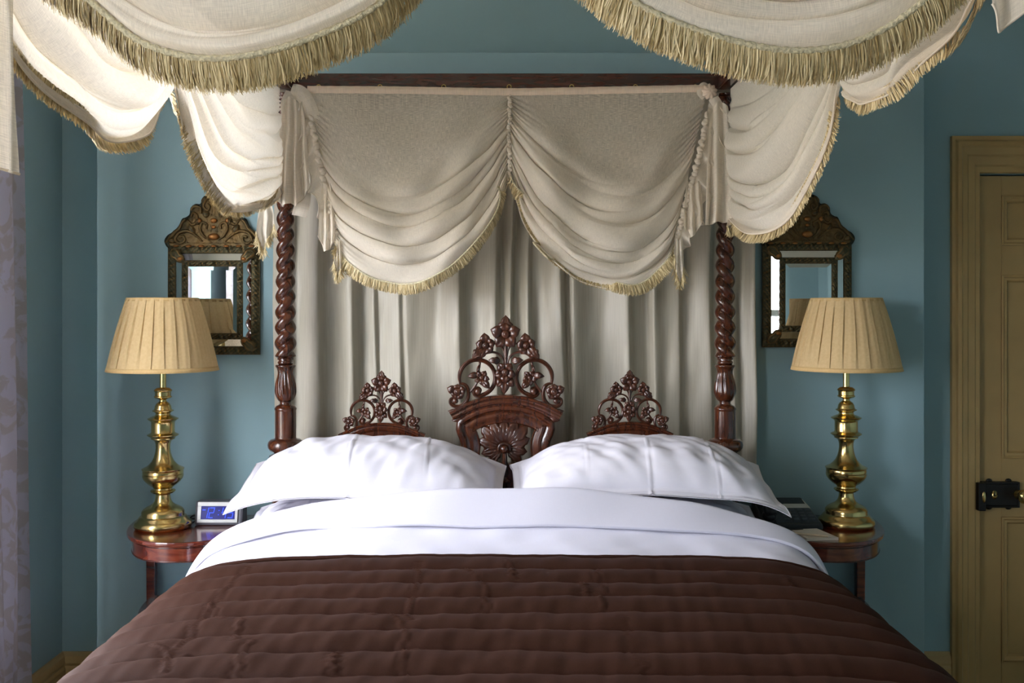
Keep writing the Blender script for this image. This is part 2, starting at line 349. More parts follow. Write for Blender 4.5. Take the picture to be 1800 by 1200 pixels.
# architrave: mitred sweep round the opening
arch_prof = [(0, 0), (0, .018), (.012, .02), (.018, .03), (.03, .034), (.036, .026), (.055, .024), (.06, .018), (.085, .016), (.09, .01), (.106, .01), (.109, 0)]
OX0, OX1, OZ = W(1670, 0, YB)[0], DX1+.109, dz(240)
V = []
for (x, z, sx, sz) in ((OX0, 0, 1, 0), (OX0, OZ, 1, -1), (OX1, OZ, -1, -1), (OX1, 0, -1, 0)):
    ww = DX0-OX0
    for a, b in arch_prof: V.append((x+sx*a*ww/.109, YB-b, z+sz*a*(OZ-DZ1)/.109 if sz else 0))
m_ = len(arch_prof); F = [(i*m_+j, (i+1)*m_+j, (i+1)*m_+j+1, i*m_+j+1) for i in range(3) for j in range(m_-1)]
struct(mobj('trim_1', V, F, 'door_paint', smooth=False, bevel=.0015))
box('trim_2', (DX0-.001, DX0+.002, YB+.001, YB+.1, 0, DZ1), 'door_paint')['kind'] = 'structure'
box('door_light_stop', (DX0-.02, DX1+.02, YB+.10, YB+.30, 0, DZ1+.05), 'door_paint')['kind'] = 'structure'  # added box behind the door, unseen, stops sky light leaking round the leaf
# rim lock
lz0, lz1 = dz(893), dz(848); lx0, lx1 = W(1729, 0, YB)[0], W(1795, 0, YB)[0]; ly = DY-.022
b = MB(); b.box(lx0, lx1, ly, DY, lz0, lz1)
lock = mobj('rim_lock', np.vstack(b.V), b.F, 'black_iron', door, smooth=False, bevel=.002)
bdr = frame_mould(lx0, lx1, lz0, lz1, [(0, 0), (0, .004), (.006, .005), (.009, .0), (.009, -.001)], ly, 'lock_border', 'black_iron', lock)
for fx in (.24, .76):
    for zz, s in ((lz0, -1), (lz1, 1)):
        V, F = ball((lx0+fx*(lx1-lx0), DY-.006, zz+s*.002), .012, 14, 8, 1, .5, .75); mobj('lock_lug', V, F, 'black_iron', lock)
keep = mobj('lock_keep', *boxvf(W(1713, 0, YB)[0], lx0-.006, YB-.034, YB-.009, lz0-.004, lz1+.004), 'black_iron', lock, smooth=False, bevel=.003)
V, F = ball((W(1722, 0, YB)[0], YB-.034, (lz0+lz1)/2), .022, 14, 10, .35, .2, .95); mobj('keep_plate', V, F, 'brass', lock)
V, F = lathe([(.0, 0), (.011, 0), (.011, .003), (.0, .003)], 20); V = np.stack([V[:,0], -V[:,2], V[:,1]*1.5], 1)+np.array([W(1750.5, 0, YB)[0], ly, (lz0+lz1)/2]); mobj('keyhole_escutcheon', V, F, 'brass', lock)
V, F = ball((W(1750.5, 0, YB)[0], ly-.003, (lz0+lz1)/2), .006, 10, 8, .45, .3, 1.1); mobj('keyhole', V, F, 'black_iron', lock)
V, F = ball((W(1737.5, 0, YB)[0], ly, (lz0+lz1)/2), .009, 10, 8, .5, .3, 1.0); mobj('lock_ornament', V, F, 'black_iron', lock)
V, F = lathe([(0, 0), (.018, .0), (.018, .005), (.009, .009), (.009, .03), (.02, .038), (.027, .05), (.026, .06), (.014, .068), (0, .07)], 24)
V = np.stack([V[:,0], -V[:,2], V[:,1]], 1)+np.array([W(1793, 0, YB)[0], ly+.001, (lz0+lz1)/2+.002]); mobj('door_knob', V, F, 'brass', lock)

# ------------------------------------------------------------------ the four-poster bed
PD, FD = 3.40, 1.30                                             # head and foot post depth
S = FPX/PD
PXL, PXR = (502-CX)/S, (1274.5-CX)/S
bed = empty('four_poster_bed', (0, (PD+FD)/2, 0), 'dark carved mahogany four-poster bed with barley-twist posts and pierced headboard', 'bed')
def zy(py, D=PD): return H+(CY-py)*D/FPX
def post(x, y, hand, parent):
    """turned post: block, vase, torus, cylinder, acanthus bulb and double rope twist up to the canopy rail"""
    z = zy; u = 1/S
    bm = MB()
    low = [(.0, .0), (.045, 0), (.05, .04), (.05, .10), (.04, .12), (.05, .14), (.055, .3), (.055, .78), (.045, .80), (.04, .83), (.03, .87), (.034, .90), (.045, .93)]
    low = [(r_, z_*z(812)/.93) for r_, z_ in low]
    mid = [(27, 812), (30, 806), (28, 800), (20, 796), (21, 793), (27, 791), (30.5, 786), (31.2, 781), (30, 776), (26, 772), (20, 770.5), (18.3, 769), (18.3, 768), (18.3, 722), (18.3, 721), (19.3, 719), (19.3, 717), (18, 715.5), (16, 713), (12, 711), (10, 709.5), (10, 706), (11, 704)]
    V, F = lathe(low+[(r_*u, z(y_)) for r_, y_ in mid], 40, (x, y, 0)); bm.add(V, F)
    # acanthus bulb with carved leaf ribs
    pb = cr([(11, 705), (14, 702), (17.5, 694), (18.4, 686), (17, 674), (14, 662), (13, 655), (14.5, 648), (17.5, 643.5), (16.5, 641), (11, 640)], 44)
    def md(a, zz):
        k = np.abs(math.cos(4*a)) ; t = np.clip((zz-z(704))/(z(641)-z(704)), 0, 1)
        return 1+.09*np.sin(PI*np.clip(t, 0, 1))**.6*(k-.55)+.04*np.cos(16*a+5*t)*np.sin(PI*t)
    V, F = lathe([(r_*u, z(y_)) for r_, y_ in pb], 112, (x, y, 0), md); bm.add(V, F)
    V, F = lathe([(r_*u, z(y_)) for r_, y_ in ((10, 641), (13, 639), (14, 637), (13, 634.5), (11, 633.5), (14, 631), (10, 628))], 40, (x, y, 0)); bm.add(V, F)
    # rope twist: two strands
    zt0, zt1 = z(632), z(164); n, mth = 560, 44; pitch = 54.5*u
    Z = np.linspace(zt0, zt1, n); a = np.linspace(0, 2*PI, mth, endpoint=False); Vt = np.zeros((mth, n, 3))
    R = np.interp(Z, [zt0, z(390), zt1], [19.3*u, 15.8*u, 14*u])*np.clip((Z-zt0)/.012, .55, 1)**.5*np.clip((zt1-Z)/.012, .6, 1)**.5
    for i, t in enumerate(a):
        al = t-hand*2*PI*(Z-zt0)/pitch; ca = np.abs(np.cos(al)); sa = np.sin(al); d_, q = .33, .67
        r_ = R*(d_*ca+np.sqrt(q*q-d_*d_*sa*sa)); Vt[i,:,0] = x+r_*np.cos(t); Vt[i,:,1] = y+r_*np.sin(t); Vt[i,:,2] = Z
    F = gridF(mth, n, True); F.append(tuple(i*n for i in range(mth))[::-1]); F.append(tuple(i*n+n-1 for i in range(mth)))
    bm.add(Vt.reshape(-1, 3), F)
    return bm.obj('post', 'mahogany', parent)
RZ0, RZ1 = zy(157), zy(132)
for (x, y, hnd) in ((PXL, PD, 1), (PXR, PD, -1), (PXL, FD, 1), (PXR, FD, -1)): post(x, y, hnd, bed)
box('canopy_rail', (PXL-.03, PXR+.03, PD-.03, PD+.03, RZ0-.005, RZ1), 'mahogany_rail', bed, bevel=.004)
box('canopy_rail', (PXL-.03, PXR+.03, FD-.03, FD+.03, RZ0-.005, RZ1), 'mahogany_rail', bed, bevel=.004)
for x in (PXL, PXR): box('canopy_rail', (x-.03, x+.03, FD+.03, PD-.03, RZ0-.005, RZ1), 'mahogany_rail', bed, bevel=.004)
for x in (PXL, PXR): box('side_rail', (x-.025, x+.025, FD+.05, PD-.05, .32, .5), 'mahogany', bed, bevel=.005)
box('foot_rail', (PXL+.05, PXR-.05, FD-.025, FD+.025, .32, .5), 'mahogany', bed, bevel=.005)
HD = 3.385; HS = FPX/HD                                          # headboard plane
def hx(px): return (px-CX)/HS
def hz(py): return H+(CY-py)/HS
box('headboard_panel', (PXL+.05, PXR-.05, HD-.015, HD+.02, .40, hz(812)), 'mahogany', bed, bevel=.005)
def leafvf(p0, p1, w, y0, h=.008, arch=.01, lobes=0, n=22, m_=11, curl=0, rib=.35, blunt=.8):
    """carved leaf or petal from p0 to p1 (x, z), half width w, standing out from depth y0"""
    p0 = np.array(p0, float); p1 = np.array(p1, float); d = p1-p0; Ln = np.linalg.norm(d); d /= Ln; nn = np.array([-d[1], d[0]])
    t = np.linspace(0, 1, n)[:,None]; s = np.linspace(-1, 1, m_)[None,:]
    ww = w*1.06*np.clip(np.sin(PI*np.clip(t, 0, 1)**blunt), 0, 1)**.8*(1-.25*t)*(1-np.clip((t-.72)/.28, 0, 1)**2*.35)
    if lobes: ww = ww*(.8+.28*np.abs(np.sin(PI*lobes*t)))
    ax = t*Ln+0*s+(-.12*Ln*(1-np.abs(s))*0); la = s*ww+curl*Ln*np.sin(PI*t)
    X = p0[0]+d[0]*ax+nn[0]*la; Z = p0[1]+d[1]*ax+nn[1]*la
    hh = h*(1-s**2)**.6*np.sin(PI*np.clip(t, .0, 1))**.4
    hh = hh*(1-rib*np.exp(-(s/.16)**2))+(.0022*np.cos(2.2*PI*(s*1.5)) if lobes else 0)*np.sin(PI*t)
    yc = y0-arch*np.sin(PI*t*.9); V1 = np.stack([X, yc-hh, Z], -1).reshape(-1, 3); V2 = np.stack([X, yc+.35*h*np.sin(PI*t)**.5*(1-s**2)**.5, Z], -1).reshape(-1, 3)
    F1 = gridF(n, m_); k = n*m_; F2 = [tuple(i+k for i in f[::-1]) for f in F1]
    return np.vstack([V1, V2]), F1+F2
def flowervf(c, R, y0, rot=90, npet=5, bud=.3, lens=None):
    b_ = MB()
    for k in range(npet):
        a = math.radians(rot+360*k/npet); Lk = R*(lens[k] if lens else 1)
        b_.add(*leafvf((c[0]+.1*R*math.cos(a), c[1]+.1*R*math.sin(a)), (c[0]+Lk*math.cos(a), c[1]+Lk*math.sin(a)), R*.43, y0-.002*(k % 2), h=.10*R+.002, arch=.26*R, n=18, m_=9, blunt=1.0, rib=.55))
    V, F = lathe([(.0, 0), (.6, .05), (.95, .35), (1, .6), (.85, .9), (.62, 1.08), (.5, 1.02), (.3, 1.2), (.0, 1.22)], 16)
    V = V*bud*R*.8; b_.add(np.stack([V[:,0], -V[:,2], V[:,1]], 1)+np.array([c[0], y0-.1*R, c[1]]), F)
    return b_
RP = [(-.5, 0), (-.5, .5), (-.38, .75), (-.15, .9), (0, .72), (.15, .9), (.38, .75), (.5, .5), (.5, 0), (.3, -.3), (-.3, -.3)]   # grooved scroll section
def crest(cx, top, k, host, y0, mt='mahogany_carved'):
    """pierced crest of scrolls, stems, flowers and leaves; drawing units with (455, 575) on the arch crown; k metres per unit"""
    def P(x, y): return (cx+(x-455)*k, top+(575-y)*k)
    for s in (-1, 1):
        def Q(pts): return [P(455+s*(x-455)*-1*-1 if s == 1 else 455-(x-455), y) for x, y in pts]
        Lp = lambda pts: [P(x, y) if s == -1 else P(910-x, y) for x, y in pts]
        big = [(268+118*math.cos(math.radians(a)), 462-118*math.sin(math.radians(a))) for a in range(200, -70, -15)]
        big += [(305, 574), (272, 584), (246, 568), (246, 542), (268, 528), (288, 540), (284, 556), (272, 552)]
        pa = cr(Lp(big), 90); sc = np.interp(np.linspace(0, 1, 90), [0, .1, .75, 1], [.55, 1, 1, .6])*28*k
        mobj('scroll', *sweep2(pa, RP, y0, sc), mt, host, flat_angle=.9)
        mobj('scroll_eye', *ball((pa[-1][0], y0-.012*k/5e-4, pa[-1][1]), 22*k, 12, 8, 1, .7, 1), mt, host)
        sm = [(146, 500), (180, 505), (203, 530), (209, 570), (198, 612), (165, 645), (122, 650), (93, 630), (92, 606), (112, 598), (124, 614)]
        pa = cr(Lp(sm), 60); sc = np.interp(np.linspace(0, 1, 60), [0, .15, .75, 1], [.5, 1, 1, .7])*26*k
        mobj('scroll', *sweep2(pa, RP, y0, sc), mt, host, flat_angle=.9)
        mobj('scroll_eye', *ball((pa[-1][0], y0-.01*k/5e-4, pa[-1][1]), 20*k, 12, 8, 1, .7, 1), mt, host)
        def stem(pts, r=9):
            q = cr(Lp(pts), 24); mobj('stem', *tube([(a, y0-.008*k/5e-4, b_) for a, b_ in q], r*k, 8), mt, host)
        stem([(450, 330), (438, 275), (405, 242), (350, 238)], 7); stem([(447, 385), (432, 330), (395, 300), (345, 295), (300, 318), (285, 345)], 8)
        stem([(285, 360), (278, 410), (282, 440), (262, 500), (222, 556)], 8)
        def leaf(a, b_, w, **kw): mobj('leaf', *leafvf(*Lp([a, b_]), w*k, y0-.01*k/5e-4, h=16*k, arch=18*k, **kw), mt, host)
        leaf((300, 270), (234, 338), 36, lobes=3); leaf((420, 350), (338, 345), 26, lobes=2); leaf((275, 440), (200, 452), 24); leaf((305, 478), (350, 535), 26)
        leaf((285, 375), (262, 430), 12)
        f = flowervf(Lp([(322, 250)])[0], 84*k, y0-14*k, 96, 5, .34, [1, .8, .8, 1.25, .8] if s == 1 else [1, .8, 1.25, .8, .8]); f.obj('flower', mt, host)
        f = flowervf(Lp([(297, 462)])[0], 54*k, y0-12*k, 60, 5, .36); f.obj('flower', mt, host)
        f = flowervf(Lp([(138, 552)])[0], 74*k, y0-16*k, 90+s*-70, 5, .42, [1, .7, .8, .8, .7]); f.obj('flower', mt, host)
    mobj('stem', *tube([(P(455, y)[0], y0-.008*k/5e-4, P(455, y)[1]) for y in np.linspace(425, 215, 14)], np.linspace(10, 14, 14)*k, 10), mt, host)
    flowervf(P(452, 176), 104*k, y0-18*k, 90, 5, .33, [.75, 1, 1, 1, 1]).obj('flower', mt, host)
    mobj('leaf', *leafvf(P(452, 176), P(454, 50), 52*k, y0-8*k, h=16*k, arch=14*k, lobes=3), mt, host)
    flowervf(P(450, 425), 74*k, y0-20*k, 54, 5, .42).obj('flower', mt, host)
    for a, b_ in (((440, 470), (395, 520)), ((460, 470), (510, 520)), ((450, 470), (444, 572))): mobj('leaf', *leafvf(P(*a), P(*b_), 34*k, y0-10*k, h=15*k, arch=12*k), mt, host)
KC = 1/(3.75*HS)                                                    # metres per drawing unit in the middle crest
def hc(x, y): return (hx(770+x/3.75), hz(540+y/3.75))
# middle cartouche: arched cornice over a vase-shaped frame
cor = cr([hc(*p_) for p_ in [(92, 716), (150, 684), (220, 650), (330, 618), (447, 607), (565, 618), (675, 650), (745, 684), (806, 716)]], 80)
cprof = [(34, -30), (34, 44), (30, 52), (16, 54), (12, 44), (2, 40), (-10, 46), (-22, 42), (-28, 30), (-40, 28), (-40, -30)]
mid = mobj('center_crest', *sweep2(cor, [(a*KC, b_*KC) for a, b_ in cprof], HD), 'mahogany', bed, flat_angle=.7)
fr = [hc(*p_) for p_ in [(212, 1010), (212, 960), (216, 910), (205, 860), (186, 815), (176, 780), (250, 738), (340, 708), (447, 697), (554, 708), (644, 738), (712, 780), (702, 815), (684, 860), (674, 910), (678, 960), (678, 1010)]]
fr = np.vstack([cr(fr[:6], 40)[:-1], cr(fr[5:12], 60), cr(fr[11:], 40)[1:]])
fprof = [(62, -30), (62, 20), (52, 34), (40, 40), (26, 38), (14, 24), (4, 20), (-8, 28), (-26, 26), (-42, 14), (-56, 12), (-60, 18), (-64, 12), (-64, -30)]
mobj('cartouche_frame', *sweep2(fr, [(a*KC, b_*KC) for a, b_ in fprof], HD), 'mahogany', mid, flat_angle=.7)
for s in (-1, 1):
    q = lambda x, y: hc(447+s*(x-447), y)
    for a, b_, w in (((150, 690), (64, 680), 22), ((160, 715), (90, 745), 30)): mobj('leaf', *leafvf(q(*a), q(*b_), w*KC, HD-.008, h=14*KC, arch=6*KC), 'mahogany_carved', mid)
# fan of acanthus lobes, boss and drop
bc = (436, 930)
for (tx, ty, w) in ((436, 738, 60), (352, 748, 62), (284, 782, 58), (520, 748, 62), (592, 778, 58), (262, 872, 50), (606, 862, 50), (282, 966, 44), (590, 952, 44), (324, 1030, 36), (552, 1015, 36)):
    mobj('fan_leaf', *leafvf(hc(*bc), hc(tx, ty), w*KC, HD+.006, h=22*KC, arch=22*KC, lobes=4, n=34, m_=15, blunt=1.5, rib=.25), 'mahogany_carved', mid)
mobj('boss', *ball((hc(*bc)[0], HD-.02, hc(*bc)[1]), 30*KC, 16, 10), 'mahogany', mid)
hk = [(hc(*bc)[0]+38*KC*math.cos(a), HD-.018, hc(*bc)[1]+38*KC*math.sin(a)) for a in np.linspace(-.3, PI+.3, 24)]
mobj('boss_ring', *tube(hk, 10*KC, 8), 'mahogany_carved', mid)
V, F = lathe([(0, hc(0, 930)[1]), (14*KC, hc(0, 932)[1]), (15*KC, hc(0, 960)[1]), (20*KC, hc(0, 1050)[1]), (26*KC, hc(0, 1090)[1]), (17*KC, hc(0, 1106)[1]), (20*KC, hc(0, 1118)[1]), (44*KC, hc(0, 1130)[1]), (46*KC, hc(0, 1142)[1]), (16*KC, hc(0, 1152)[1]), (14*KC, hc(0, 1240)[1]), (0, hc(0, 1241)[1])][::-1], 20, (hc(440, 0)[0], HD-.02, 0))
mobj('drop', V, F, 'mahogany', mid)
crest(hc(447, 0)[0], hc(0, 575)[1], KC, mid, HD-.006)
for (cxp, topy) in ((671.5, 743.5), (1106.5, 742)):
    cxw = hx(cxp); K2 = KC*.665
    arcp = cr([(cxw+dx/HS, hz(topy+dy)) for dx, dy in ((-74, 24), (-52, 14.5), (-30, 7), (0, 4), (30, 7), (52, 14.5), (74, 24))], 50)
    side = mobj('side_crest', *sweep2(arcp, [(a*K2, b_*K2) for a, b_ in ((32, -40), (32, 40), (24, 48), (8, 44), (0, 32), (-14, 34), (-24, 46), (-44, 40), (-60, 26), (-60, -40))], HD), 'mahogany', bed, flat_angle=.7)
    Vp = [(x, HD-.01+d_, z) for d_ in (0, .025) for x, z in [(cxw-70/HS, hz(815))]+[(x_, z_-.01) for x_, z_ in arcp[::4]]+[(cxw+70/HS, hz(815))]]
    n_ = len(Vp)//2; F = [tuple(range(n_)), tuple(range(n_, 2*n_))[::-1]]+[(i, (i+1) % n_, n_+(i+1) % n_, n_+i) for i in range(n_)]
    mobj('arched_panel', Vp, F, 'mahogany', side, smooth=False)
    crest(cxw, hz(topy), K2, side, HD-.005)
# brass eyes under the back canopy rail
for pxr in (560, 668, 780, 895, 1005, 1117, 1222):
    c_ = W(pxr, 152.5, PD-.036); q = [(c_[0]+.0068*math.cos(a), c_[1], c_[2]+.0068*math.sin(a)) for a in np.linspace(0, 2*PI, 17)]
    mobj('curtain_eye', *tube(q, .0019, 6), 'brass_stem', bed)

# ------------------------------------------------------------------ bed curtain behind the headboard
def bed_curtain():
    nu, nv = 560, 60; x0, x1 = W(478, 0, 3.52)[0], W(1330, 0, 3.52)[0]; z0, z1 = .86, zy(150)
    X = np.linspace(x0, x1, nu)[:,None]; v = np.linspace(0, 1, nv)[None,:]; Z = z1+(z0-z1)*v
    pxs = (X*FPX/3.52+CX)
    d = 0
    for k, (p, w_, sg, h_) in enumerate(((502, 34, 1, .8), (560, 44, 1, .7), (622, 46, 1, 1), (660, 18, 1, .3), (716, 52, -1, .5), (700, 40, 1, .6), (806, 50, 1, .95), (872, 40, 1, .8), (900, 20, 1, .7), (932, 22, 1, .6), (988, 40, 1, .95), (1008, 40, -1, .9), (1103, 44, 1, 1), (1150, 34, -1, .8), (1196, 34, 1, .5), (1250, 36, 1, .7), (1290, 30, 1, .5), (1327, 26, 1, .8))):
        pc = p+5*np.sin(k*2.1)*(v-.6)+2*np.sin(4*v+k); t = sg*(pxs-pc)/w_
        d = d+h_*np.where(t > 0, np.exp(-(t/.16)**2), np.exp(-(np.abs(t)/.62)**1.8))
    d = .060*(d-.40)*(.75+.25*np.sin(3*v+1))+.002*wob(X*9, Z*3, 5)
    P = np.stack([X+.004*np.sin(7*Z)+0*v, 3.535-np.clip(d, -.03, .06)+0*v, Z+0*X], -1).reshape(-1, 3)
    uv = np.stack([X+0*v, Z+0*X], -1).reshape(-1, 2)
    t = empty('bed_curtain', ((x0+x1)/2, 3.53, z0), 'grey silk curtain hanging in soft folds behind the carved headboard', 'curtain')
    mobj('drape', P, gridF(nu, nv), 'grey_silk', t, uv=uv)
    box('heading_tape', (x0, x1, 3.515, 3.56, z1-.02, z1+.035), 'grey_silk', t, bevel=.004)
bed_curtain()

# ------------------------------------------------------------------ swagged linen valances
def ridge(t, e=.65): return np.abs(np.sin(PI*t))**e
def swag_surf(x0, x1, ztop, bot, mp, nu=150, nv=190, A=.022, n1=6.3, n2=7.2, belly=.05, k=.55, seed=1, env0=.12, env1=.4, shirr=.004, u_split=.5, envu=0):
    """surface of one swag between two gathers. bot: control points (x, z) of the lower edge. mp(x, z, d): to world, d towards the viewer"""
    r = np.random.default_rng(seed); B = cr(bot, nu); u = np.linspace(0, 1, nu)[:,None]; v = np.linspace(0, 1, nv)[None,:]
    sh = (4*u*(1-u)); g = v**(1/(1+k*sh)); g = g/1
    xt = x0+(x1-x0)*u; x = xt+(B[:,0][:,None]-xt)*(v**1.0); z = ztop+(B[:,1][:,None]-ztop)*g
    wl_ = 1-sstep(u, u_split-.32, u_split+.3); wr_ = sstep(u, u_split-.3, u_split+.32)
    wv = .10*wob(u*1.1, v*.9, seed+3)
    vw = v+np.clip(v*5, 0, 1)*.035*np.sin(2*PI*(1.6*v+r.random()))+np.clip(v*5, 0, 1)*.02*np.sin(2*PI*(3.1*v+r.random())); vw = np.clip(vw, 0, 2)
    t1 = n1*vw**1.15+r.uniform(0, 1)+wv; t2 = n2*vw**1.15+r.uniform(0, 1)-wv
    h1 = r.uniform(.45, 1.15, 24); h2 = r.uniform(.45, 1.15, 24); a1 = h1[np.floor(t1+4).astype(int) % 24]; a2 = h2[np.floor(t2+4).astype(int) % 24]
    eu = -envu*(u if envu > 0 else u-1); e = sstep(v, env0+eu, env1+eu); fold = ridge(t1)*wl_*a1+ridge(t2)*wr_*a2
    d = belly*sh**.7*np.sin(PI*.86*v**.8)+A*(fold-.4)*e*(.30+.70*sh**.8)
    d = d+A*.35*wob(u*2.0, v*2.5, seed+9)*sstep(v, 0, .3)*sh
    z = z-.55*A*(ridge(t1-.18)*wl_+ridge(t2-.18)*wr_-.5)*e*sh**.8*np.clip((1-v)*8, 0, 1)
    for uu in (u, 1-u): d = d+shirr*np.sin(2*PI*(19*v+1.5*np.sin(9*v+seed)))*np.exp(-uu/.05)*sstep(v, .03, .1)
    x = x+.004*wob(u*3, v*3, seed+20)*sh
    return mp(x+0*v, z, d), e+0*u, v
def grid_obj(P, name, mt, parent, lu=1.0, lv=.6, lay=None, **kw):
    nu, nv, _ = P.shape; uu = np.linspace(0, lu, nu)[:,None]+np.zeros((nu, nv)); vv = np.linspace(0, lv, nv)[None,:]+np.zeros((nu, nv))
    o_ = mobj(name, P.reshape(-1, 3), gridF(nu, nv), mt, parent, uv=np.stack([uu, vv], -1).reshape(-1, 2), **kw)
    if mt == 'linen_sheer':
        la = np.ones((nu, nv))*.8 if lay is None else lay
        at = o_.data.attributes.new('layers', 'FLOAT', 'POINT'); at.data.foreach_set('value', la.ravel())
    return o_
def fringe(edge, nrm, host, n, L=.038, hang=None, inset=None, layers=2, seed=0, wd=.0020, lift=.006, sway=.12):
    """strands sewn along an edge polyline (world). nrm: outward-facing normal per point; hang: gravity weight 0..1; inset: how far inside the edge the strands start"""
    r = np.random.default_rng(seed); m_ = len(edge); Lc = np.r_[0, np.cumsum(np.linalg.norm(np.diff(edge, axis=0), axis=1))]
    T = np.gradient(edge, axis=0); T /= np.linalg.norm(T, axis=1)[:,None]; O = np.cross(T, nrm); O[O[:,2] > 0] *= -1   # pointing off the cloth, downward
    V = []; F = []; k = 0
    for ly in range(layers):
        s = np.sort(r.uniform(0, Lc[-1], n)); clump = np.cumsum(r.normal(0, .05, n)); clump -= np.convolve(clump, np.ones(31)/31, 'same')
        for i in range(n):
            f = np.interp(s[i], Lc, np.arange(m_)); a = min(int(f), m_-2); w = f-a
            p = edge[a]*(1-w)+edge[a+1]*w; o = O[a]; nn = nrm[a]; t = T[a]
            hg = hang(f/(m_-1)) if callable(hang) else (.6 if hang is None else hang)
            ins = inset(f/(m_-1)) if callable(inset) else (inset or 0)
            dr = o*(1-hg)+np.array([0, 0, -1.])*hg; dr /= np.linalg.norm(dr)+1e-9
            p = p-o*ins+nn*(lift*(.4+.6*r.random())); Ls = L*r.uniform(.86, 1.08); sw = clump[i]*.5*sway/.12+r.normal(0, sway)
            bulge = r.uniform(.0, .006); sd = np.cross(dr, nn); sd /= np.linalg.norm(sd)+1e-9; ph = r.uniform(0, 6)
            for q in range(5):
                h_ = q/4; c_ = p+dr*Ls*h_+sd*(Ls*sw*h_*h_+.0012*math.sin(ph+5*h_))+nn*(bulge*math.sin(PI*h_*.8)); ww = wd*(1 if q < 4 else .45)
                tw = .5*math.cos(ph+3*h_); V.append(c_-sd*ww*.5-nn*ww*tw*.5); V.append(c_+sd*ww*.5+nn*ww*tw*.5)
            F += [(k+2*q, k+2*q+1, k+2*q+3, k+2*q+2) for q in range(4)]; k += 10
    o_ = mobj('fringe', V, F, 'fringe_thread', host); o_['kind'] = 'stuff'; return o_
def edge_normals(P):
    e = P[:,-1]; e2 = P[:,-6]; T = np.gradient(e, axis=0); N = np.cross(T, e2-e); N /= np.linalg.norm(N, axis=1)[:,None]+1e-12
    return e, N
def braid(edge, N, host, off=.003, r=.004, inset=None):
    O = np.cross(np.gradient(edge, axis=0), N); O /= np.linalg.norm(O, axis=1)[:,None]+1e-9; O[O[:,2] > 0] *= -1
    f = np.linspace(0, 1, len(edge)); ins = np.array([inset(x) for x in f])[:,None] if callable(inset) else (inset or 0)
    return mobj('braid', *tube(edge-O*ins+N*off, r*(1+.18*np.sin(np.arange(len(edge))*2.2)), 6), 'braid_thread', host)
def hemstrip(P, host, rows=5, off=.0015):
    return None
VG = 'linen swag valances hung round the canopy'
# ---- back valance: two swags, centre gather, slanted side gathers, ruffles and tails
BD = 3.335
vb = empty('swag_valance', (0, BD, zy(508, BD)), 'cream sheer linen valance of two swags hanging below the back canopy rail, above the headboard', 'valance', VG)
def mpb(x, z, d): return np.stack([x, BD-d+0*x, z], -1)
def bp(px, py): p_ = W(px, py, BD); return (p_[0], p_[2])
ZT = bp(0, 157)[1]
Lb = [bp(*p_) for p_ in ((588, 424), (596, 440), (620, 466), (660, 488), (712, 499), (765, 490), (815, 460), (850, 420), (874, 378), (884, 346), (893, 322))]
Rb = [bp(*p_) for p_ in ((899, 320), (908, 356), (920, 392), (945, 432), (985, 472), (1030, 498), (1085, 509), (1130, 495), (1165, 465), (1184, 430))]
PL, EL, v_ = swag_surf(bp(541, 0)[0], bp(895, 0)[0], ZT, Lb, mpb, 190, 230, A=.050, n1=6.4, n2=7.3, belly=.05, k=.75, seed=11, env0=.26, env1=.56, u_split=.45, envu=.2, shirr=.008)
PR, ER, _ = swag_surf(bp(895, 0)[0], bp(1243, 0)[0], ZT, Rb, mpb, 190, 230, A=.050, n1=7.0, n2=6.2, belly=.05, k=.75, seed=23, env0=.26, env1=.56, u_split=.55, envu=-.2, shirr=.008)
for P_, E_, nm, insf, sd_ in ((PL, EL, 'swag', lambda f: .030*sstep(f, .38, .55), 1), (PR, ER, 'swag', lambda f: .030*(1-sstep(f, .62, .8)), 2)):
    sw = grid_obj(P_, nm, 'linen_sheer', vb, .8, .75, lay=E_)
    e, N = edge_normals(P_); N = np.where(N[:,1:2] > 0, -N, N)
    fringe(e, N, sw, 800, L=.034, hang=lambda f: .35, inset=insf, seed=sd_, wd=.0022)
    braid(e, N, sw, inset=insf, r=.003)
    mobj('hem', *tube(e, .0022, 6), 'linen_hem', sw)
# shirred gathers: the drawn-up cloth along each cord
def gather(pts, r0, seed, host):
    q = cr([W(px, py, BD-.012) for px, py in pts], 260); t_ = np.linspace(0, 1, 260)
    r_ = r0*(.75+.45*np.abs(np.sin(2*PI*11*t_+2*np.sin(5*t_+seed)))+.15*np.sin(2*PI*37*t_))*np.interp(t_, [0, .08, .9, 1], [.4, 1, 1, .6])
    return mobj('gather', *tube(q+np.stack([.0025*np.sin(2*PI*15*t_+seed), 0*t_, 0*t_], 1), r_, 9), 'linen_hem', host)
gather([(895, 166), (896, 200), (894, 240), (896, 280), (895, 318)], .0055, 1, vb)
gather([(545, 196), (552, 240), (562, 285), (574, 335), (584, 380), (592, 428)], .0085, 2, vb)
gather([(1243, 196), (1236, 240), (1226, 285), (1212, 335), (1200, 380), (1188, 432)], .0085, 3, vb)
# header tape along the top
tp = cr([(bp(541, 0)[0], bp(0, 158)[1]), (bp(700, 0)[0], bp(0, 159)[1]), (bp(893, 0)[0], bp(0, 162)[1]), (bp(1080, 0)[0], bp(0, 159)[1]), (bp(1240, 0)[0], bp(0, 156)[1])], 200)
V = np.array([[(x, BD-.006-.006*math.sin(PI*j/6)-.0012*math.sin(x*150+j), z+.012-.024*j/6) for j in range(7)] for x, z in tp]); grid_obj(V, 'header_tape', 'satin_tape', vb, 1.4, .03)
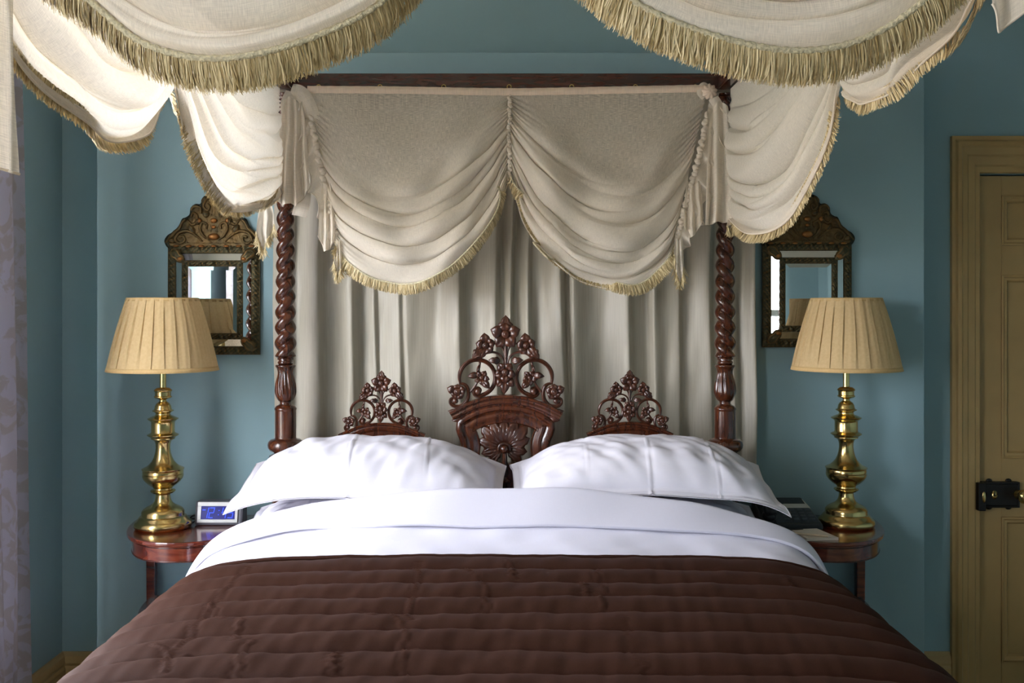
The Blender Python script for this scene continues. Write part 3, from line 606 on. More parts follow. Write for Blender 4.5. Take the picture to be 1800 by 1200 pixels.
# side ruffles outside the slanted gathers, and the tails at their feet
def ruffle(line, out, hang, seed, host, mt='linen_sheer', amp=.016, waves=5.5, name='ruffle', nu=40, nv=110, taper=None):
    """frill from a gather line to a free edge: out/hang are the sideways and downward reach"""
    Lr = cr(line, nv); u = np.linspace(0, 1, nu)[:,None]; v = np.linspace(0, 1, nv)[None,:]; tp_ = 1 if taper is None else np.interp(v, *taper)
    ph = 2*PI*waves*v+.7*wob(v, 0*v, seed)
    x = Lr[:,0][None,:]+out*tp_*u*(.8+.25*np.sin(ph)); z = Lr[:,2][None,:]-hang*tp_*u*(1+.3*np.cos(ph)); y = Lr[:,1][None,:]-amp*u**.7*np.cos(ph+.8*u)-.003*np.sin(2*PI*26*v)*np.exp(-u/.1)
    P = np.stack([x, y, z], -1); o_ = grid_obj(P, name, mt, host, .1, .4); mobj('hem', *tube(P[-1], .0018, 5), 'linen_hem', o_); return o_
def w3(pts, D): return [W(px, py, D) for px, py in pts]
ruffle(w3([(538, 168), (546, 215), (556, 262), (570, 320), (582, 372), (590, 424)], BD-.01), -.055, .05, 3, vb, taper=([0, .3, .7, 1], [.5, 1, .8, .35]))
ruffle(w3([(1248, 168), (1240, 215), (1230, 262), (1214, 320), (1202, 372), (1186, 430)], BD-.01), .07, .05, 4, vb, taper=([0, .3, .7, 1], [.9, 1.1, 1, .5]))
def tail(line_top, drops, D, host, seed, amp=.012, waves=2.5, mt='linen_sheer', name='tail', nv=60, skew=0, fr=0):
    """gathered strip hanging from a short top edge; drops: lengths (m) across; pleats along the width"""
    T_ = cr([W(px, py, D) for px, py in line_top], 70); dr = np.interp(np.linspace(0, 1, 70), np.linspace(0, 1, len(drops)), drops)
    v = np.linspace(0, 1, nv)[None,:]; u = np.linspace(0, 1, 70)[:,None]; c_ = T_.mean(0); flare = .55+.45*v**.6
    x = c_[0]+(T_[:,0][:,None]-c_[0])*flare+skew*v; y = T_[:,1][:,None]-amp*(.25+.75*v)*np.cos(2*PI*waves*u+.5*wob(u, v, seed)); z = T_[:,2][:,None]-dr[:,None]*v
    P = np.stack([x, y, z+0*u], -1); o_ = grid_obj(P, name, mt, host, .15, .3); mobj('hem', *tube(P[:,-1], .0018, 5), 'linen_hem', o_)
    if fr:
        e = P[:,-1]; fringe(e, np.tile([0, -1., 0], (70, 1)), o_, fr, L=.03, hang=.9, seed=seed, sway=.2)
    return o_
tail([(560, 322), (575, 328), (590, 318)], [.17, .21, .20, .18], BD-.02, vb, 5)                    # left flap beside the post
tail([(588, 418), (594, 424), (601, 420)], [.075, .11, .09], BD-.025, vb, 6, amp=.008, fr=60)
tail([(1184, 410), (1192, 424), (1203, 414)], [.07, .11, .135, .10], BD-.025, vb, 7, amp=.008, fr=60)
tail([(1200, 318), (1218, 326), (1238, 316)], [.14, .17, .15, .12], BD-.02, vb, 8)
# ---- side valances (two swags each, seen from inside the bed)
def side_valance(s, label, rear, front, seed):
    X0 = PXL-.006 if s < 0 else PXR+.006
    vs = empty('swag_valance', (X0, (PD+FD)/2, 1.7), label, 'valance', VG)
    def mp(x, z, d): return np.stack([X0-s*d+0*x, x, z], -1)
    def sp(px, py):
        D = FPX*X0/(px-CX); return (D, H+(CY-py)*D/FPX)
    yj = rear[0][0]
    P1, _, _ = swag_surf(rear[0][0], rear[-1][0], RZ0-.01, rear, mp, 170, 190, A=.034, n1=6.2, n2=7.1, belly=.045, k=.35, seed=seed, env0=.05, env1=.25)
    P2, _, _ = swag_surf(front[0][0], front[-1][0], RZ0-.01, front, mp, 170, 190, A=.034, n1=6.8, n2=6.0, belly=.045, k=.35, seed=seed+5, env0=.05, env1=.25)
    for P_, k in ((P1, 1), (P2, 2)):
        sw = grid_obj(P_, 'swag', 'linen_sheer', vs, 1.2, .6); e, N = edge_normals(P_); N = np.where(N[:,0:1]*s < 0, -N, N)   # fringe is on the outer face
        fringe(e, N, sw, 850, L=.036, hang=.45, inset=.024 if s < 0 else .018, seed=seed+k, wd=.0022); mobj('hem', *tube(e, .0022, 6), 'linen_hem', sw)
    return vs, mp
xl = lambda px, py: (FPX*(PXL-.006)/(px-CX), H+(CY-py)*(PXL-.006)/(px-CX))
xr = lambda px, py: (FPX*(PXR+.006)/(px-CX), H+(CY-py)*(PXR+.006)/(px-CX))
vl, mpl = side_valance(-1, 'cream linen swag valance along the window side of the canopy, above the left lamp',
    [xl(*p_) for p_ in ((306, 146), (314, 190), (324, 236), (338, 295), (356, 345), (376, 366), (402, 372), (436, 366), (470, 352), (492, 338))],
    [(1.335, 2.0), (1.40, 1.93)]+[xl(*p_) for p_ in ((8, 100), (60, 168), (108, 212), (150, 241), (190, 250), (236, 232), (272, 190), (302, 146))], 31)
vr, mpr = side_valance(1, 'cream linen swag valance along the door side of the canopy, above the right lamp',
    [xr(*p_) for p_ in ((1476, 168), (1472, 230), (1458, 285), (1436, 340), (1408, 385), (1374, 408), (1340, 410), (1312, 400), (1290, 386), (1284, 372))],
    [(1.335, 2.06), (1.40, 2.02)]+[xr(*p_) for p_ in ((1730, -10), (1690, 48), (1650, 95), (1610, 140), (1566, 170), (1528, 183), (1500, 176), (1480, 166))], 47)
# corner tails at the head posts and their ties
tail([(486, 176), (505, 170), (545, 186)], [.32, .355, .34, .345, .30, .27], PD-.085, vl, 12, amp=.02, waves=3.2, mt='linen_hem')
tail([(452, 352), (466, 354), (482, 350)], [.10, .16, .12, .08], PD-.12, vl, 14, amp=.012, waves=1.7, fr=70, mt='linen_hem')
tail([(1238, 200), (1262, 178), (1292, 186)], [.36, .385, .39, .375], PD-.085, vr, 15, amp=.016, waves=2.2, mt='linen_hem')
tail([(1277, 386), (1283, 388), (1290, 386)], [.02, .025, .02], PD-.10, vr, 16, amp=.004, waves=1, fr=50)
def ribbon(pts, w, host, D, name='tie_ribbon'):
    q = cr([np.array(W(px, py, D-dd)) for px, py, dd in pts], 50); T_ = np.gradient(q, axis=0); T_ /= np.linalg.norm(T_, axis=1)[:,None]
    sd = np.cross(T_, np.array([0, 1., 0])); sd /= np.linalg.norm(sd, axis=1)[:,None]+1e-9; tw = np.linspace(0, 1, 50)
    P = np.stack([q+sd*w*(a)+np.array([0, -1, 0])*(.004*np.cos(a/w*0+PI*a/.5)*w/.02)+np.array([0, .006, 0])*np.sin(5*tw+a*40)[:,None] for a in np.linspace(-.5, .5, 9)], 1)
    P = np.stack([q+sd*w*a+np.array([0, -.16*w, 0])*math.cos(PI*a) for a in np.linspace(-.5, .5, 9)], 1)
    return grid_obj(P, name, 'linen_hem', host, .2, .03)
ribbon([(512, 160, .06), (528, 164, .075), (540, 180, .08), (548, 208, .07), (540, 222, .06)], .05, vl, PD)
ribbon([(514, 162, .06), (505, 185, .075), (512, 215, .07), (516, 240, .06)], .045, vl, PD)
ribbon([(524, 228, .05), (530, 262, .055), (527, 300, .05), (533, 345, .05), (526, 380, .05)], .05, vl, PD)
V, F = ball(W(1247, 161, PD-.075), .024, 40, 24); rr = 1+.10*np.sin(9*np.arctan2(V[:,2]-V[:,2].mean(), V[:,0]-V[:,0].mean())+60*(V[:,1]-V[:,1].mean())); cc = V.mean(0); V = cc+(V-cc)*rr[:,None]*np.array([1, .6, 1]); mobj('tie_knot', V, F, 'satin_tape', vr)
ribbon([(1248, 156, .06), (1236, 150, .07), (1230, 162, .075), (1238, 172, .07)], .02, vr, PD)
ribbon([(1254, 172, .075), (1262, 188, .08), (1258, 210, .07), (1262, 222, .06)], .034, vr, PD)
# ---- front valance (nearest the camera)
vf = empty('swag_valance', (0, FD, 1.8), 'cream linen front valance of two swags with long gold fringe, nearest the viewer', 'valance', VG)
FV = FD-.04
def mpf(x, z, d): return np.stack([x, FV-d+0*x, z], -1)
fp = lambda px, py: (W(px, py, FV)[0], W(px, py, FV)[2])
FL = [fp(*p_) for p_ in ((-110, -300), (-60, -210), (40, -95), (150, -8), (240, 62), (320, 96), (395, 107), (480, 97), (570, 63), (680, -2), (780, -110), (850, -230), (886, -330))]
FR = [fp(*p_) for p_ in ((900, -330), (930, -230), (990, -100), (1060, -22), (1130, 30), (1210, 66), (1300, 88), (1385, 96), (1470, 84), (1560, 44), (1640, -22), (1740, -130), (1830, -230), (1900, -300))]
PF1, _, _ = swag_surf(PXL, 0, RZ0-.01, FL, mpf, 190, 200, A=.034, n1=6.4, n2=7.4, belly=.05, k=.5, seed=61, env0=.1, env1=.3)
PF2, _, _ = swag_surf(0, PXR, RZ0-.01, FR, mpf, 190, 200, A=.034, n1=7.3, n2=6.2, belly=.05, k=.5, seed=77, env0=.1, env1=.3)
for P_, k in ((PF1, 1), (PF2, 2)):
    sw = grid_obj(P_, 'swag', 'linen_sheer', vf, .8, .55); e, N = edge_normals(P_); N = np.where(N[:,1:2] > 0, -N, N)
    fringe(e, N, sw, 1500, L=.039, hang=.55, seed=80+k, wd=.0013, layers=3, lift=.008, sway=.10); braid(e, N, sw, off=.004, r=.0045)
    mobj('hem', *tube(e, .002, 6), 'linen_hem', sw)
tail([(-64, -478), (-20, -476), (22, -478)], [.505, .53, .535, .54, .545], FV-.01, vf, 91, amp=.014, waves=2.2, skew=.010)
tail([(1736, -478), (1780, -476), (1840, -478)], [.34, .368, .352, .335, .30], FV-.01, vf, 92, amp=.012, waves=1.6)

# ------------------------------------------------------------------ bedding
mattress = mobj('mattress', *boxvf(PXL+.03, PXR-.03, FD+.19, PD-.06, .50, .76), 'pillow_cotton', smooth=False, bevel=.04)
tag(mattress, 'white mattress lying under the duvet and brown bedspread', 'mattress')
P0h = [(0, .655), (.3, .656), (.5, .660), (.65, .667), (.76, .683), (.83, .712), (.875, .765), (.90, .85), (.918, 1.0), (.925, 1.12)]
P1h = [(0, .507), (.15, .510), (.31, .521), (.45, .540), (.57, .562), (.72, .605), (.81, .655), (.86, .73), (.89, .85), (.91, 1.0), (.92, 1.12)]
NS = 361
def half(pts): return cr(pts, NS//2+1)
h0, h1 = half(P0h), half(P1h)
sec0 = np.vstack([h0[::-1]*np.array([-1, 1]), h0[1:]]); sec1 = np.vstack([h1[::-1]*np.array([-1, 1]), h1[1:]])
def bedsurf(D, off=0.0):
    """cross-sections (x, z) of the made bed at depths D: (nD, NS, 3)"""
    D = np.asarray(D)[:,None]; r = np.clip((D-2.64)/(2.88-2.64), 0, 1)**1.9
    x = sec0[:,0][None]*(1-r)+sec1[:,0][None]*r; dzz = sec0[:,1][None]*(1-r)+sec1[:,1][None]*r
    P = np.stack([x, D+0*x, H-dzz], -1)
    dx = np.gradient(x, axis=1); dz_ = np.gradient(-dzz, axis=1); ln = np.sqrt(dx*dx+dz_*dz_); n = np.stack([-dz_/ln, 0*x, dx/ln], -1)
    return P+n*off, n
# duvet: body, turned-back flap
duv = empty('duvet', (0, 2.75, .4), 'white cotton duvet turned back below the pillows', 'duvet')
Dd = np.linspace(2.50, 2.90, 130); P, n = bedsurf(np.minimum(Dd, 2.87))
P[:,:,1] = Dd[:,None]; over = np.clip((Dd-2.85)/.05, 0, 1)[:,None]; P[:,:,2] -= .10*over**2.2
wr = .003*wob(P[:,:,0]*2.2, P[:,:,1]*3, 3)+.0015*wob(P[:,:,0]*6, P[:,:,1]*9, 8); P = P+n*(wr-.012*(Dd[:,None] < 2.60))[...,None]
mobj('duvet_cover', P.reshape(-1, 3), gridF(len(Dd), NS), 'white_cotton', duv, uv=np.stack([P[...,0], P[...,1]], -1).reshape(-1, 2))
nf = 90; tt = np.linspace(0, 1, nf); P = np.zeros((nf, NS, 3)); 
xs_ = sec0[:,0]; edgeD = 2.785+.012*wob(xs_*1.1, 0*xs_, 21)+.03*np.clip(np.abs(xs_)-.45, 0, 1)
for i, t in enumerate(tt):
    if t < .14: a = t/.14*PI/2; dd = edgeD+.010*(1-math.sin(a)); of = .004+.011*(1-math.cos(a)); dd = edgeD+.006*(1-math.sin(a))
    else: q = (t-.14)/.86; dd = edgeD+(2.905-edgeD)*q; of = .015+.006*math.sin(PI*q)
    for j in range(NS): pass
    Dj = np.minimum(dd, 2.872); r = np.clip((Dj-2.64)/(2.88-2.64), 0, 1)**1.9
    x = sec0[:,0]*(1-r)+sec1[:,0]*r; zz = sec0[:,1]*(1-r)+sec1[:,1]*r; dx = np.gradient(x); dz_ = np.gradient(-zz); ln = np.sqrt(dx*dx+dz_*dz_)
    ov = np.clip((dd-2.855)/.05, 0, 1)**2.2; wv_ = .0025*wob(x*2.5, dd*4, 13)
    P[i] = np.stack([x-dz_/ln*(of+wv_), dd, H-zz+dx/ln*(of+wv_)-.10*ov], -1)
lim = slice(14, NS-14)
mobj('turned_back_flap', P[:,lim].reshape(-1, 3), gridF(nf, NS-28), 'white_cotton', duv, uv=np.stack([P[:,lim,0], P[:,lim,1]], -1).reshape(-1, 2))
# brown quilted bedspread
spread = None
nD = 420; Dt = np.linspace(2.655, 1.36, nD); Df = np.maximum(Dt, 1.47); P, n = bedsurf(Df, .012)
drop = np.clip((1.47-Dt)/.11, 0, 1); P[:,:,1] = (Df-.045*np.sin(drop*PI/2))[:,None]; P[:,:,2] = np.minimum(P[:,:,2], np.maximum(P[:,:,2]-(drop**1.6)[:,None]*.40, .40))
Xg = P[:,:,0]; Dg = Df[:,None]+0*Xg
ph = (2.655-Dg)/.121+.05*wob(Xg*.9, Dg*1.2, 41)+.04*np.sin(2.1*Xg)
hq = .015*(np.abs(np.sin(PI*ph))**.5)-.009
hq = hq+.0016*wob(Xg*5, Dg*2.2, 42)*1.0+.0010*wob(Xg*14, Dg*5, 43)
hq = hq*np.clip((2.655-Dt)/.015, 0, 1)[:,None]**.5
def crease(pts, hgt, w_):
    """raised pressed-in crease along picked points"""
    q = []
    for px, py in pts:
        D = 2.3
        for _ in range(12):
            xw = (px-CX)*D/FPX; dzz = np.interp(abs(xw), h0[:,0], h0[:,1]); D = FPX*dzz/(py-CY)
        q.append((xw, D))
    q = cr(q, 60); q = q+np.stack([.006*wob(np.linspace(0, 3, 60), 0*np.linspace(0, 3, 60), int(pts[0][0])), 0*q[:,0]], 1)
    d2 = np.full(Xg.shape, 9.0)
    for (a, b_) in q: d2 = np.minimum(d2, (Xg-a)**2+(Dg-b_)**2)
    d_ = np.sqrt(d2); return .65*hgt*(np.exp(-(d_/w_)**2)-.6*np.exp(-((d_-2*w_)/w_)**2))
for pts, hgt, w_ in (([(435, 1008), (399, 1038), (372, 1072), (353, 1095), (340, 1109), (331, 1127), (308, 1154), (285, 1193)], .006, .006), ([(372, 1072), (376, 1092), (396, 1100)], .005, .005), ([(420, 1101), (416, 1120), (417, 1138)], .005, .005), ([(437, 1140), (422, 1165), (415, 1198)], .005, .005),
    ([(736, 1000), (731, 1045), (722, 1075), (719, 1100)], .005, .005), ([(690, 1090), (711, 1122), (713, 1196)], .005, .005), ([(818, 1008), (850, 1036), (852, 1063), (855, 1085)], .005, .005), ([(720, 1150), (740, 1152)], .004, .004), ([(592, 1158), (586, 1178), (590, 1196)], .005, .005), ([(893, 995), (905, 1025)], .005, .005),
    ([(1020, 1032), (1034, 1054)], .005, .005), ([(1048, 1010), (1062, 1060), (1068, 1085)], .005, .004), ([(640, 1084), (660, 1092)], .003, .005), ([(1096, 1100), (1110, 1150), (1130, 1195)], .003, .005), ([(270, 1146), (300, 1160), (330, 1158)], .004, .005), ([(1380, 1024), (1388, 1040)], .003, .005)):
    hq = hq+crease(pts, hgt, w_*.7)
P = P+n*hq[...,None]
spread = empty('bedspread', (0, 2.0, .4), 'dark brown channel-quilted bedspread covering the lower half of the bed', 'bedspread')
mobj('quilted_cover', P.reshape(-1, 3), gridF(nD, NS, flip=True), 'brown_quilt', spread, uv=np.stack([Xg, Dg], -1).reshape(-1, 2))
mobj('piped_edge', *tube(P[1], .006, 8), 'brown_quilt', spread)
# pillows
def pillow(label, cx, cy, cz, w, l, th, tilt, seed, droopL, droopR, creases=(), und=.4, droop_front=.012):
    nu, nv = 150, 90; u = np.linspace(-1, 1, nu)[:,None]; v = np.linspace(-1, 1, nv)[None,:]; ub, vb_ = .93, .86
    uu = np.clip(np.abs(u)/ub, 0, 1); vv = np.clip(np.abs(v)/vb_, 0, 1)
    body = ((1-uu**2.6)*(1-vv**2.4))**.62
    x = w/2*u*(1-.03*(1-v**2)*u**2); y = l/2*v*(1-.03*(1-u**2)); base = -np.where(u < 0, droopL, droopR)*np.abs(u)**3.2-droop_front*np.clip(-v, 0, 1)**3
    wr = (.0030*wob(u*2.2, v*1.6, seed)+.0016*wob(u*5, v*2.6, seed+31)+.0020*np.abs(wob(u*1.6+v*.8, v*.6-u*.5, seed+17))**1.5)*body**.3+.006*np.abs(wob(u*1.1, v*.8, seed+2))*body*np.abs(u)
    # soft diagonal tension folds from the corners
    for (cu, cv, a) in ((-1, -1, .9), (1, -1, -.9), (-1, 1, -.9), (1, 1, .9)): wr = wr-.006*np.abs(np.sin(9*((u-cu)*math.sin(a)+(v-cv)*math.cos(a)*.6)))*np.exp(-((u-cu)**2*4+(v-cv)**2*1.6))*body**.2
    for c_ in creases: wr = wr+.0032*np.exp(-((u-c_-.012*np.sin(2*v+c_*9))/.006)**2)-.0015*np.exp(-((u-c_-.012)/.014)**2)
    seam = -.003*np.exp(-((np.abs(u)-ub)/.012)**2)*(np.abs(v) < vb_)-.003*np.exp(-((np.abs(v)-vb_)/.016)**2)*(np.abs(u) < ub)
    flg = .005*wob(u*.9, v*.9, seed+7)*np.clip((np.maximum(np.abs(u)-ub+.04, np.abs(v)-vb_+.06))/.1, 0, 1)
    zt = base+th*body+wr+seam+flg; zb = base-th*und*body+flg-.003
    out = []
    for z in (zt, zb):
        yy = y*math.cos(tilt)-z*math.sin(tilt)*1; z2 = y*math.sin(tilt)+z*math.cos(tilt); out.append(np.stack([cx+x+0*y, cy+yy+0*x, cz+z2], -1))
    A_, B_ = out; F1 = gridF(nu, nv); k = nu*nv; F = F1+[tuple(i+k for i in f[::-1]) for f in F1]
    per = [i*nv for i in range(nu)]+[(nu-1)*nv+j for j in range(1, nv)]+[i*nv+nv-1 for i in range(nu-2, -1, -1)]+[j for j in range(nv-2, 0, -1)]
    F += [(per[i], per[(i+1) % len(per)], per[(i+1) % len(per)]+k, per[i]+k) for i in range(len(per))]
    o_ = mobj('pillow', np.vstack([A_.reshape(-1, 3), B_.reshape(-1, 3)]), F, 'pillow_cotton', uv=np.vstack([np.stack([x+0*y, y+0*x], -1).reshape(-1, 2)]*2))
    return tag(o_, label, 'pillow', 'white pillows at the head of the bed')
pillow('white flanged pillow on top of the left pair, beside the alarm clock', -.412, 3.125, 1.005, .815, .40, .092, .19, 4, .048, .06, (-.63, -.13, .42))
pillow('white flanged pillow on top of the right pair, beside the telephone', .41, 3.125, 1.008, .81, .40, .092, .19, 15, .055, .066, (-.45, .02, .50))
pillow('white pillow underneath the left top pillow', -.405, 3.13, .875, .80, .40, .055, .10, 25, .04, .03, (-.5, .1), und=.7)
pillow('white pillow underneath the right top pillow', .395, 3.13, .875, .78, .40, .055, .10, 36, .03, .04, (-.2, .4), und=.7)

# ------------------------------------------------------------------ bedside tables
TZ = H-.726
def table(cx, label):
    t = empty('bedside_table', (cx, PY-.2, 0), label, 'table', 'half-moon bedside tables'); hw, dp, yb = .237, .43, PY-.012
    def demi(hw_, dp_, n=48): return [(cx+hw_*np.sign(math.cos(a))*abs(math.cos(a))**.88, yb-dp_*math.sin(a)**.88) for a in np.linspace(0, PI, n)]
    def slab(name, hw_, dp_, z0, z1, bev): 
        q = demi(hw_, dp_); n = len(q); V = [(x, y, z) for z in (z0, z1) for x, y in q]; F = [tuple(range(n))[::-1], tuple(range(n, 2*n))][::1]+[(i, (i+1) % n, n+(i+1) % n, n+i) for i in range(n)]
        return mobj(name, V, F, 'mahogany_table', t, smooth=False, bevel=bev)
    slab('table_top', hw, dp, TZ-.014, TZ, .004)
    q = demi(hw-.016, dp-.016, 60); V = []; 
    for x, y in q: V += [(x, y, TZ-.066), (x, y, TZ-.014), (cx+(x-cx)*.955, yb-(yb-y)*.955, TZ-.014), (cx+(x-cx)*.955, yb-(yb-y)*.955, TZ-.066)]
    F = [(i*4+j, (i+1)*4+j, (i+1)*4+(j+1) % 4, i*4+(j+1) % 4) for i in range(59) for j in range(4)]; ap = mobj('apron', V, F, 'mahogany_table', t, flat_angle=.5)
    for zz in (TZ-.063, TZ-.022):
        e = [(cx+(x-cx)*1.003, yb-(yb-y)*1.003, zz) for x, y in q]; mobj('inlay_line', *tube(e, .0015, 5), 'pencil_wood' if 0 else 'mahogany_rail', ap)
    box('back_rail', (cx-hw+.03, cx+hw-.03, yb-.016, yb, TZ-.066, TZ-.014), 'mahogany_table', t)
    slab('shelf', hw-.03, dp-.05, .475, .492, .003)
    for (lx, ly) in ((cx-hw+.035, yb-.018), (cx+hw-.035, yb-.018), (cx-math.copysign(.15, cx), yb-dp+.07)):
        V = []
        for z, h_ in ((0, .009), (.05, .012), (TZ-.014, .0155)): V += [(lx-h_, ly-h_, z), (lx+h_, ly-h_, z), (lx+h_, ly+h_, z), (lx-h_, ly+h_, z)]
        F = [(0, 3, 2, 1), (8, 9, 10, 11)]+[(k*4+j, k*4+(j+1) % 4, k*4+4+(j+1) % 4, k*4+4+j) for k in range(2) for j in range(4)]
        mobj('leg', V, F, 'mahogany_table', t, smooth=False, bevel=.002)
table(-1.04, 'half-moon mahogany bedside table under the left lamp and alarm clock')
table(1.024, 'half-moon mahogany bedside table under the right lamp, telephone and notepad')

# ------------------------------------------------------------------ brass lamps
LD = 3.375; LS = FPX/LD
lprof = [(0, 1110), (160, 1110), (166, 1106), (172, 1096), (173, 1080), (170, 1068), (160, 1060), (150, 1050), (143, 1040), (138, 1034), (130, 1030), (128, 1022), (128, 1008), (124, 1000), (116, 990), (98, 978), (76, 968), (60, 955), (50, 940), (45, 920), (44, 902), (48, 898), (62, 893), (70, 887), (76, 880), (72, 874), (58, 870), (56, 862), (62, 855), (84, 840), (104, 822), (118, 804), (123, 788), (123, 778), (118, 774), (118, 772), (122, 770), (122, 756), (120, 753), (126, 748), (127, 742), (118, 737), (98, 728), (82, 714), (66, 695), (55, 672), (47, 645), (43, 615), (44, 590), (50, 572), (62, 562), (72, 558), (72, 552), (80, 545), (94, 536), (95, 532), (86, 527), (74, 522), (70, 515), (70, 462), (70, 455), (74, 450), (80, 444), (92, 436), (93, 432), (80, 426), (66, 420), (50, 414), (44, 406), (44, 400), (52, 392), (64, 386), (65, 382), (54, 377), (50, 366), (48, 354), (40, 340), (30, 332), (22, 326), (21, 318), (26, 312), (48, 306), (54, 300), (54, 296), (48, 291), (48, 268), (54, 263), (55, 258), (50, 252), (38, 243), (22, 241), (20, 240)]
def lamp(cxp, label, LD):
    cx = (cxp-CX)*LD/FPX; t = empty('table_lamp', (cx, LD, TZ), label, 'lamp', 'brass bedside lamps'); k = 1/(3.528*LS)
    zz = lambda y: TZ+(1110-y)*k
    P = [(r_*k, zz(y_)) for r_, y_ in lprof]; V, F = lathe(P, 64, (cx, LD, 0)); mobj('lamp_body', V, F, 'brass', t, flat_angle=.75)
    V, F = lathe([(20*k, zz(242)), (20*k, zz(70)), (12*k, zz(66)), (12*k, zz(40))], 24, (cx, LD, 0)); mobj('stem', V, F, 'brass_stem', t, flat_angle=.6)
    zb, zt = zz(128), zz(128)+124/LS; rb, rt = 93.5/LS, 60.5/LS; npl = 26; m_ = npl*14; nz = 14; V = np.zeros((m_, nz, 3)); Vi = np.zeros((m_, nz, 3))
    for i in range(m_):
        a = 2*PI*i/m_; f = (i % 14)/14; f2 = f; st = .0065*(f**.7)+(.0 if f < .93 else -.004)+.0005*math.sin(i*.9)
        for j in range(nz):
            h_ = j/(nz-1); r_ = rb+(rt-rb)*h_+st*math.sin(PI*(.12+.76*h_))
            aa = a+.012*math.sin(3*h_+i//14*1.7); V[i,j] = (cx+r_*math.cos(aa), LD+r_*math.sin(aa), zb+(zt-zb)*h_)
    sh = mobj('shade', V.reshape(-1, 3), gridF(m_, nz, True), 'shade_silk', t, flat_angle=.9)
    for (r_, z0, hh, nm) in ((rb+.003, zb-.004, .014, 'trim_band'), (rt+.003, zt-.008, .011, 'trim_band')):
        V, F = lathe([(r_-.002, z0), (r_+.001, z0), (r_+.0005-(rb-rt)*hh/(zt-zb)*.9, z0+hh), (r_-.003-(rb-rt)*hh/(zt-zb)*.9, z0+hh), (r_-.002, z0)], 72, (cx, LD, 0)); mobj(nm, V, F[:-2], 'shade_trim', sh)
    # bulb and shade ring inside
    for k_ in range(3):
        a = k_*2*PI/3+.4; mobj('shade_carrier', *tube([(cx, LD, zt-.02), (cx+(rt)*math.cos(a), LD+(rt)*math.sin(a), zt-.006)], .0014, 6), 'brass', sh)
    V, F = lathe([(.012, zz(40)), (.014, zz(20)), (.028, zz(-60)), (.03, zz(-90)), (.022, zz(-130)), (0, zz(-150))], 20, (cx, LD, 0)); mobj('bulb', V, F, 'white_paint', t)
    mobj('shade_carrier', *tube([(cx, LD, zz(45)), (cx+.034, LD, zz(-20)), (cx+.036, LD, zz(-100)), (cx, LD, zt-.018)], .0014, 6), 'brass', sh)
lamp(286.5, 'turned brass lamp with pleated tan shade, beside the alarm clock', 3.375)
lamp(1487.5, 'turned brass lamp with pleated tan shade, beside the telephone and door', 3.405)

